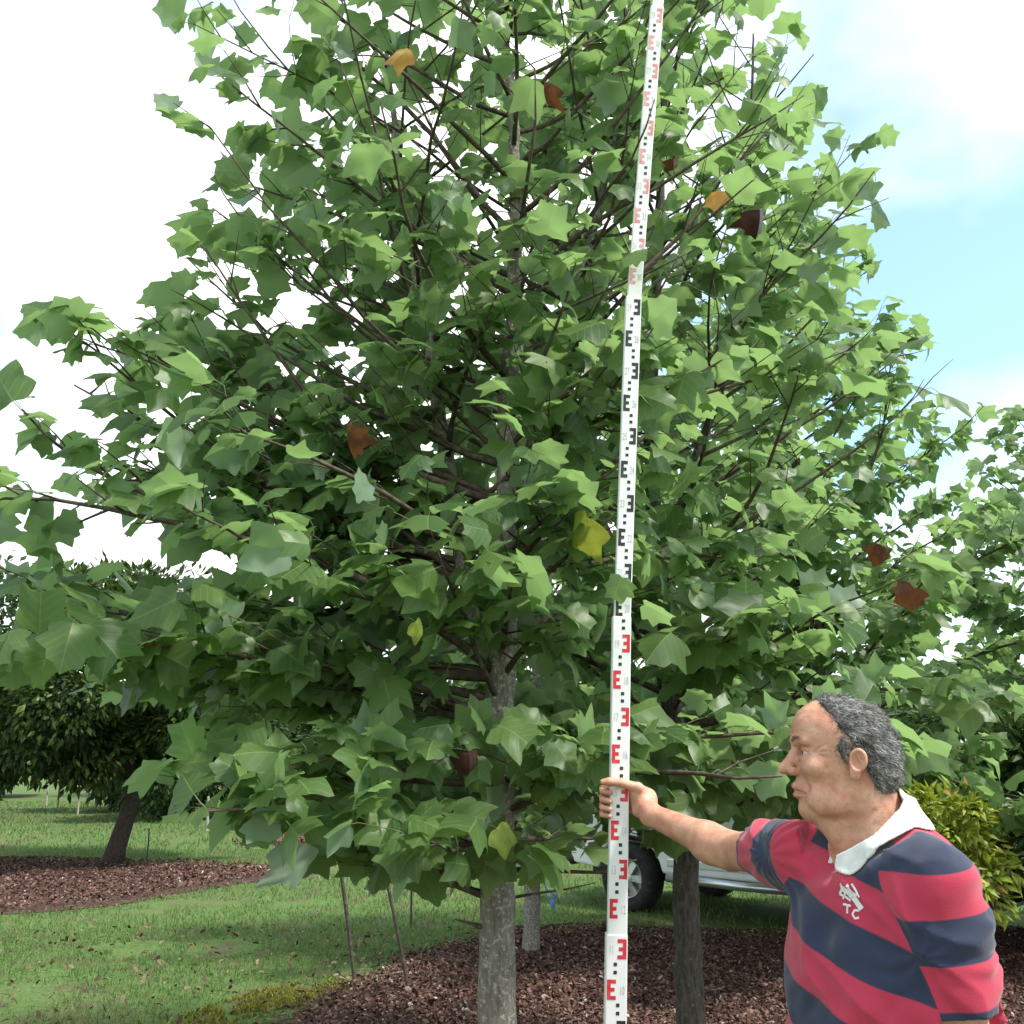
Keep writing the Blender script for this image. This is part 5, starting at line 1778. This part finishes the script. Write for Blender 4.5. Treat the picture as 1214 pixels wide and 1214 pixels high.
def px_strip(pts, w):
    """a stitched line laid on the cloth along picture points"""
    m = MB(); pr = None
    den = []
    for i in range(len(pts) - 1):
        for j in range(4): den.append(((pts[i][0] * (4 - j) + pts[i + 1][0] * j) / 4, (pts[i][1] * (4 - j) + pts[i + 1][1] * j) / 4))
    den.append(pts[-1])
    hits = [on_shirt(*q) for q in den]
    hits = [h for h in hits if h]
    for i, (c, nn) in enumerate(hits):
        d = (hits[min(i + 1, len(hits) - 1)][0] - hits[max(i - 1, 0)][0]).normalized()
        s = nn.cross(d).normalized() * w / 2
        cur = (c - s, c + s)
        if pr: m.add([V(x) - man.location for x in (pr[0], pr[1], cur[1], cur[0])], [(0, 1, 2, 3)])
        pr = cur
    return m


emb = MB()
for pts, w in [([(997, 1047), (999, 1054), (996, 1060)], .006), ([(999, 1053), (1006, 1058), (1014, 1066), (1022, 1078)], .011), ([(1004, 1049), (1009, 1057), (1016, 1062)], .006),
               ([(1010, 1048), (1015, 1056), (1019, 1064)], .004), ([(996, 1060), (1003, 1063), (1009, 1068)], .004), ([(1022, 1078), (1018, 1071), (1012, 1066)], .006), ([(1003, 1057), (1000, 1066)], .004)]:
    m = px_strip(pts, w)
    emb.add(m.v, m.f)
emb.build('emblem', M_emb, shirt_o)
let = MB()
for pts in ([(1000, 1072), (1009, 1074)], [(1005, 1073), (1005, 1083)]):
    m = px_strip(pts, .004); let.add(m.v, m.f)
let.build('letter_t', M_emb, shirt_o)
m = px_strip([(1019, 1080), (1014, 1079), (1011, 1084), (1014, 1089), (1019, 1088)], .004)
m.build('letter_c', M_emb, shirt_o)

# collar: a folded white band round the neck, open at the throat
M_collar = principled('white_cotton_collar', (0.74, 0.73, 0.71), 0.85, spec=0.2, noise=(30, (0.66, 0.65, 0.63), 0.45, 0.65), bump=(300, 0.3, 0.001))


def collar(p):
    """folded collar leaf lying on the jersey and standing round the neck"""
    raw = shirt_raw(p)[0]
    cone = sd_caps(p, NB - NAX * 0.035, NB + NAX * 0.10, 0.100, 0.067)
    U = smin(raw, cone, 0.025)
    q = p - A3(NB)
    h = q @ A3(NAX); x = q @ A3(cf); y = q @ A3(cs)
    rho = np.sqrt(x * x + y * y) + 1e-6
    th = np.abs(np.arctan2(y, x))                      # 0 at the throat, pi at the nape
    back = (1 - np.cos(th)) / 2
    zt = 0.004 + 0.102 * back ** 0.6
    red = np.interp(th, [0, 0.25, 0.55, 0.9, 1.6, 2.4, 3.15], [0.085, 0.124, 0.138, 0.138, 0.130, 0.120, 0.116])
    red = np.where(y < 0, red * 0.84, red)
    wedge = np.where(x > 0, 0.012 + 0.22 * np.maximum(rho - 0.06, 0) - np.abs(y), -1.0)
    d = np.abs(U - 0.0055) - 0.0028
    d = np.maximum(d, h - zt)
    d = np.maximum(d, (rho - red) * 0.8)
    d = np.maximum(d, wedge)
    return np.maximum(d, -0.12 - h)


cv, cfc = iso_mesh(collar, axis_grid(NB.x - .19, NB.x + .19, [(-9, 9, .0026)]), axis_grid(NB.y - .19, NB.y + .19, [(-9, 9, .0026)]), axis_grid(NB.z - .14, NB.z + .12, [(-9, 9, .0026)]), 1.6)
col_o = obj('collar', np_mesh('collar', cv - mo, cfc, M_collar), shirt_o)
m = px_strip([(990, 1006), (987, 1014), (984, 1024)], .008)
if m.v: m.build('placket', M_collar, shirt_o)

# --- trousers, belt and shoes (out of the picture below, but he stands on them)
def trousers(p):
    d = smin(legs(p, 0.022), np.maximum(torso(p, 0.010), p[:, 2] - 0.97), 0.04)
    d = d + 0.006 * vnoise(p * np.array([1, 1, 1.8]), 9, 31)
    return np.maximum(d, 0.09 - p[:, 2])


tv, tf = iso_mesh(trousers, axis_grid(0.42, 1.02, [(0, 3, 0.011)]), axis_grid(1.74, 2.36, [(0, 3, 0.011)]), axis_grid(0.06, 1.0, [(0, 3, 0.012)]))
obj('trousers', np_mesh('trousers', tv - mo, tf, principled('khaki_drill', (0.16, 0.135, 0.095), 0.9, noise=(20, (0.12, 0.10, 0.07), 0.4, 0.7))), man)
for i in (0, 1):
    an = ANK[i]
    def shoe(p, an=an):
        d = smin(sd_caps(p, an + V((0, 0, -.01)), an + V((0, 0, .03)), .050, .046), sd_caps(p, an - fwd * .045 + V((0, 0, -.035)), an + fwd * .165 + V((0, 0, -.042)), .046, .040), .03)
        return np.maximum(d, 0.003 - p[:, 2])
    v, f = iso_mesh(shoe, axis_grid(an.x - .3, an.x + .3, [(-9, 9, .008)]), axis_grid(an.y - .3, an.y + .3, [(-9, 9, .008)]), axis_grid(-0.01, .2, [(-9, 9, .008)]))
    obj('shoe', np_mesh('shoe', v - mo, f, principled('brown_boot_leather', (0.07, 0.045, 0.03), 0.6, noise=(20, (0.10, 0.07, 0.05), 0.4, 0.7))), man)

# --- hair
def local(p):
    q = (p - A3(HO)) @ HF.T
    return q[:, 0], q[:, 1], q[:, 2]


def hair_region(p):
    f, l_, u = local(p)
    al = np.abs(l_)
    hl_ = np.interp(u, [-0.07, -0.03, -0.002, 0.008, 0.03, 0.055, 0.085, 0.115, 0.14], [-0.055, -0.040, -0.024, 0.020, 0.030, 0.022, 0.028, 0.045, 0.06])
    edge = hl_ - f + 0.004 * vnoise(p, 90, 5)
    low = u - np.interp(f, [-0.12, -0.06, -0.03, 0.0, 0.03], [-0.042, -0.056, -0.040, -0.004, 0.0])
    ear = np.minimum(sd_ell(p, H(-0.006, 0.005, .083), HF, (0.021, 0.022, 0.030)), sd_ell(p, H(-0.006, 0.005, -.083), HF, (0.021, 0.022, 0.030)))
    return np.minimum(np.minimum(edge, low), ear)


def hair_fn(p):
    f, l_, u = local(p)
    base = sd_ell(p, H(-0.003, 0.039), HF, (0.097, 0.075, 0.089))
    base = smin(base, sd_ell(p, H(0.035, 0.070), HF, (0.066, 0.066, 0.062)), 0.03)
    base = smin(base, sd_ell(p, H(-0.045, -0.02), HF, (0.052, 0.060, 0.060)), 0.03)
    thick = np.interp(f, [-0.1, -0.02, 0.03, 0.06], [0.0055, 0.0055, 0.003, 0.0005])
    thick = thick * np.clip(hair_region(p) / 0.022, 0.12, 1)
    d = base - thick - 0.0042 * vnoise(p, 75, 3) - 0.002 * vnoise(p, 150, 4)
    return smax(d, -hair_region(p), 0.006)


def hair_mat(name, cols, rough):
    m = island_mat(name, cols, rough)
    n, l = m.node_tree.nodes, m.node_tree.links
    b = next(x for x in n if x.type == 'BSDF_PRINCIPLED'); rp = next(x for x in n if x.type == 'VALTORGB')
    tc = n.new('ShaderNodeTexCoord'); t = n.new('ShaderNodeTexNoise'); t.inputs['Scale'].default_value = 38; t.inputs['Detail'].default_value = 3
    l.new(tc.outputs['Object'], t.inputs['Vector'])
    mr = n.new('ShaderNodeMapRange'); mr.inputs['From Min'].default_value = 0.35; mr.inputs['From Max'].default_value = 0.65; mr.inputs['To Min'].default_value = 0.45; mr.inputs['To Max'].default_value = 1.6
    l.new(t.outputs[0], mr.inputs[0])
    hs = n.new('ShaderNodeHueSaturation'); l.new(mr.outputs[0], hs.inputs['Value']); l.new(rp.outputs[0], hs.inputs['Color']); l.new(hs.outputs[0], b.inputs['Base Color'])
    return m


hv, hfc = iso_mesh(hair_fn, axis_grid(HO.x - .09, HO.x + .15, [(-9, 9, .0032)]), axis_grid(HO.y - .11, HO.y + .11, [(-9, 9, .0032)]), axis_grid(HO.z - .09, HO.z + .16, [(-9, 9, .0032)]))
M_hair = hair_mat('grey_hair', [(0, (0.035, 0.033, 0.032)), (0.4, (0.11, 0.105, 0.10)), (0.75, (0.25, 0.24, 0.23)), (1, (0.50, 0.48, 0.46))], 0.55)
M_scalp = principled('grey_hair_mass', (0.055, 0.052, 0.050), 0.8, noise=(70, (0.16, 0.15, 0.145), 0.42, 0.62), bump=(160, 1.0, 0.004))
hair_o = obj('hair', np_mesh('hair', hv - mo, hfc, M_scalp), man)


def strands(verts, faces, n, length, width, seed, curl=1.0, off=0.0):
    r = np.random.default_rng(seed)
    fi = r.integers(0, len(faces), n)
    q = verts[faces[fi]]
    c = q.mean(1) + (q[:, 0] - q[:, 2]) * r.uniform(-.4, .4, (n, 1)) + (q[:, 1] - q[:, 3]) * r.uniform(-.4, .4, (n, 1))
    nn = np.cross(q[:, 2] - q[:, 0], q[:, 3] - q[:, 1]); nn /= np.linalg.norm(nn, axis=1, keepdims=True) + 1e-9
    out = c - np.array(H(-.005, .03)[:]); s = np.sign((nn * out).sum(1)); nn *= s[:, None]
    comb = np.array((-hf * 0.9 - hu * 0.55)[:])
    t = comb + r.normal(0, 0.55 * curl, (n, 3)); t -= nn * (t * nn).sum(1, keepdims=True); t /= np.linalg.norm(t, axis=1, keepdims=True)
    b = np.cross(nn, t)
    L = length * r.uniform(0.6, 1.3, n)[:, None]
    p0 = c - nn * 0.002 + nn * off; p1 = c + nn * L * 0.32 + t * L * 0.45; p2 = c + nn * L * 0.26 + t * L * 0.95 + b * L * r.normal(0, .35 * curl, (n, 1))
    w = b * width / 2
    v = np.stack([p0 - w, p0 + w, p1 - w * .9, p1 + w * .9, p2], 1).reshape(-1, 3)
    k = np.arange(n)[:, None] * 5
    return v, np.concatenate([k + [0, 1, 3], k + [0, 3, 2], k + [2, 3, 4]])


v1, f1 = strands(hv, hfc, 16000, 0.0165, 0.0008, 5, 0.6)
v2, f2_ = strands(hv, hfc, 900, 0.022, 0.0006, 6, 1.2)
f1 = np.concatenate([f1, f2_ + len(v1)]); v1 = np.concatenate([v1, v2])
tag(obj('hair_strands', np_mesh('hair_strands', v1 - mo, f1, M_hair, smooth=False), hair_o), kind='stuff')
# eyebrows
ev = []
r_ = np.random.default_rng(9)
for s in (-1, 1):
    for i in range(150):
        t = r_.uniform(0, 1)
        a = H(0.1045 - 0.017 * t ** 2, 0.046 + 0.006 * math.sin(t * 3) + r_.uniform(-.004, .004), s * (0.012 + 0.036 * t))
        dvec = (hl * s * 0.6 - hf * 0.3 + hu * r_.uniform(-.3, .5) + hf * 0.35) * r_.uniform(.006, .012)
        wv_ = hu * 0.0005
        ev += [a - wv_, a + wv_, a + dvec + hf * .002]
ev = np.array([x[:] for x in ev])
tag(obj('eyebrows', np_mesh('eyebrows', ev - mo, np.arange(len(ev)).reshape(-1, 3), M_hair, smooth=False), man), kind='stuff')
# eyes
M_eye = principled('eye', (0.55, 0.50, 0.46), 0.15, spec=0.6)
M_iris = principled('iris', (0.03, 0.03, 0.03), 0.1, spec=0.6)
for s in (-1, 1):
    m = MB(); c = H(0.0775, 0.0240, .033 * s) - man.location
    m.lathe([(-.0125, 0.0), (-.009, .0085), (0, .0125), (.008, .0096), (.0108, .0062)], c, hf, 16); e = m.build('eye', M_eye, man, smooth=True)
    m = MB(); m.lathe([(.0106, .0066), (.0120, .004), (.0127, 0.0)], c, hf, 14); m.build('iris', M_iris, e, smooth=True)
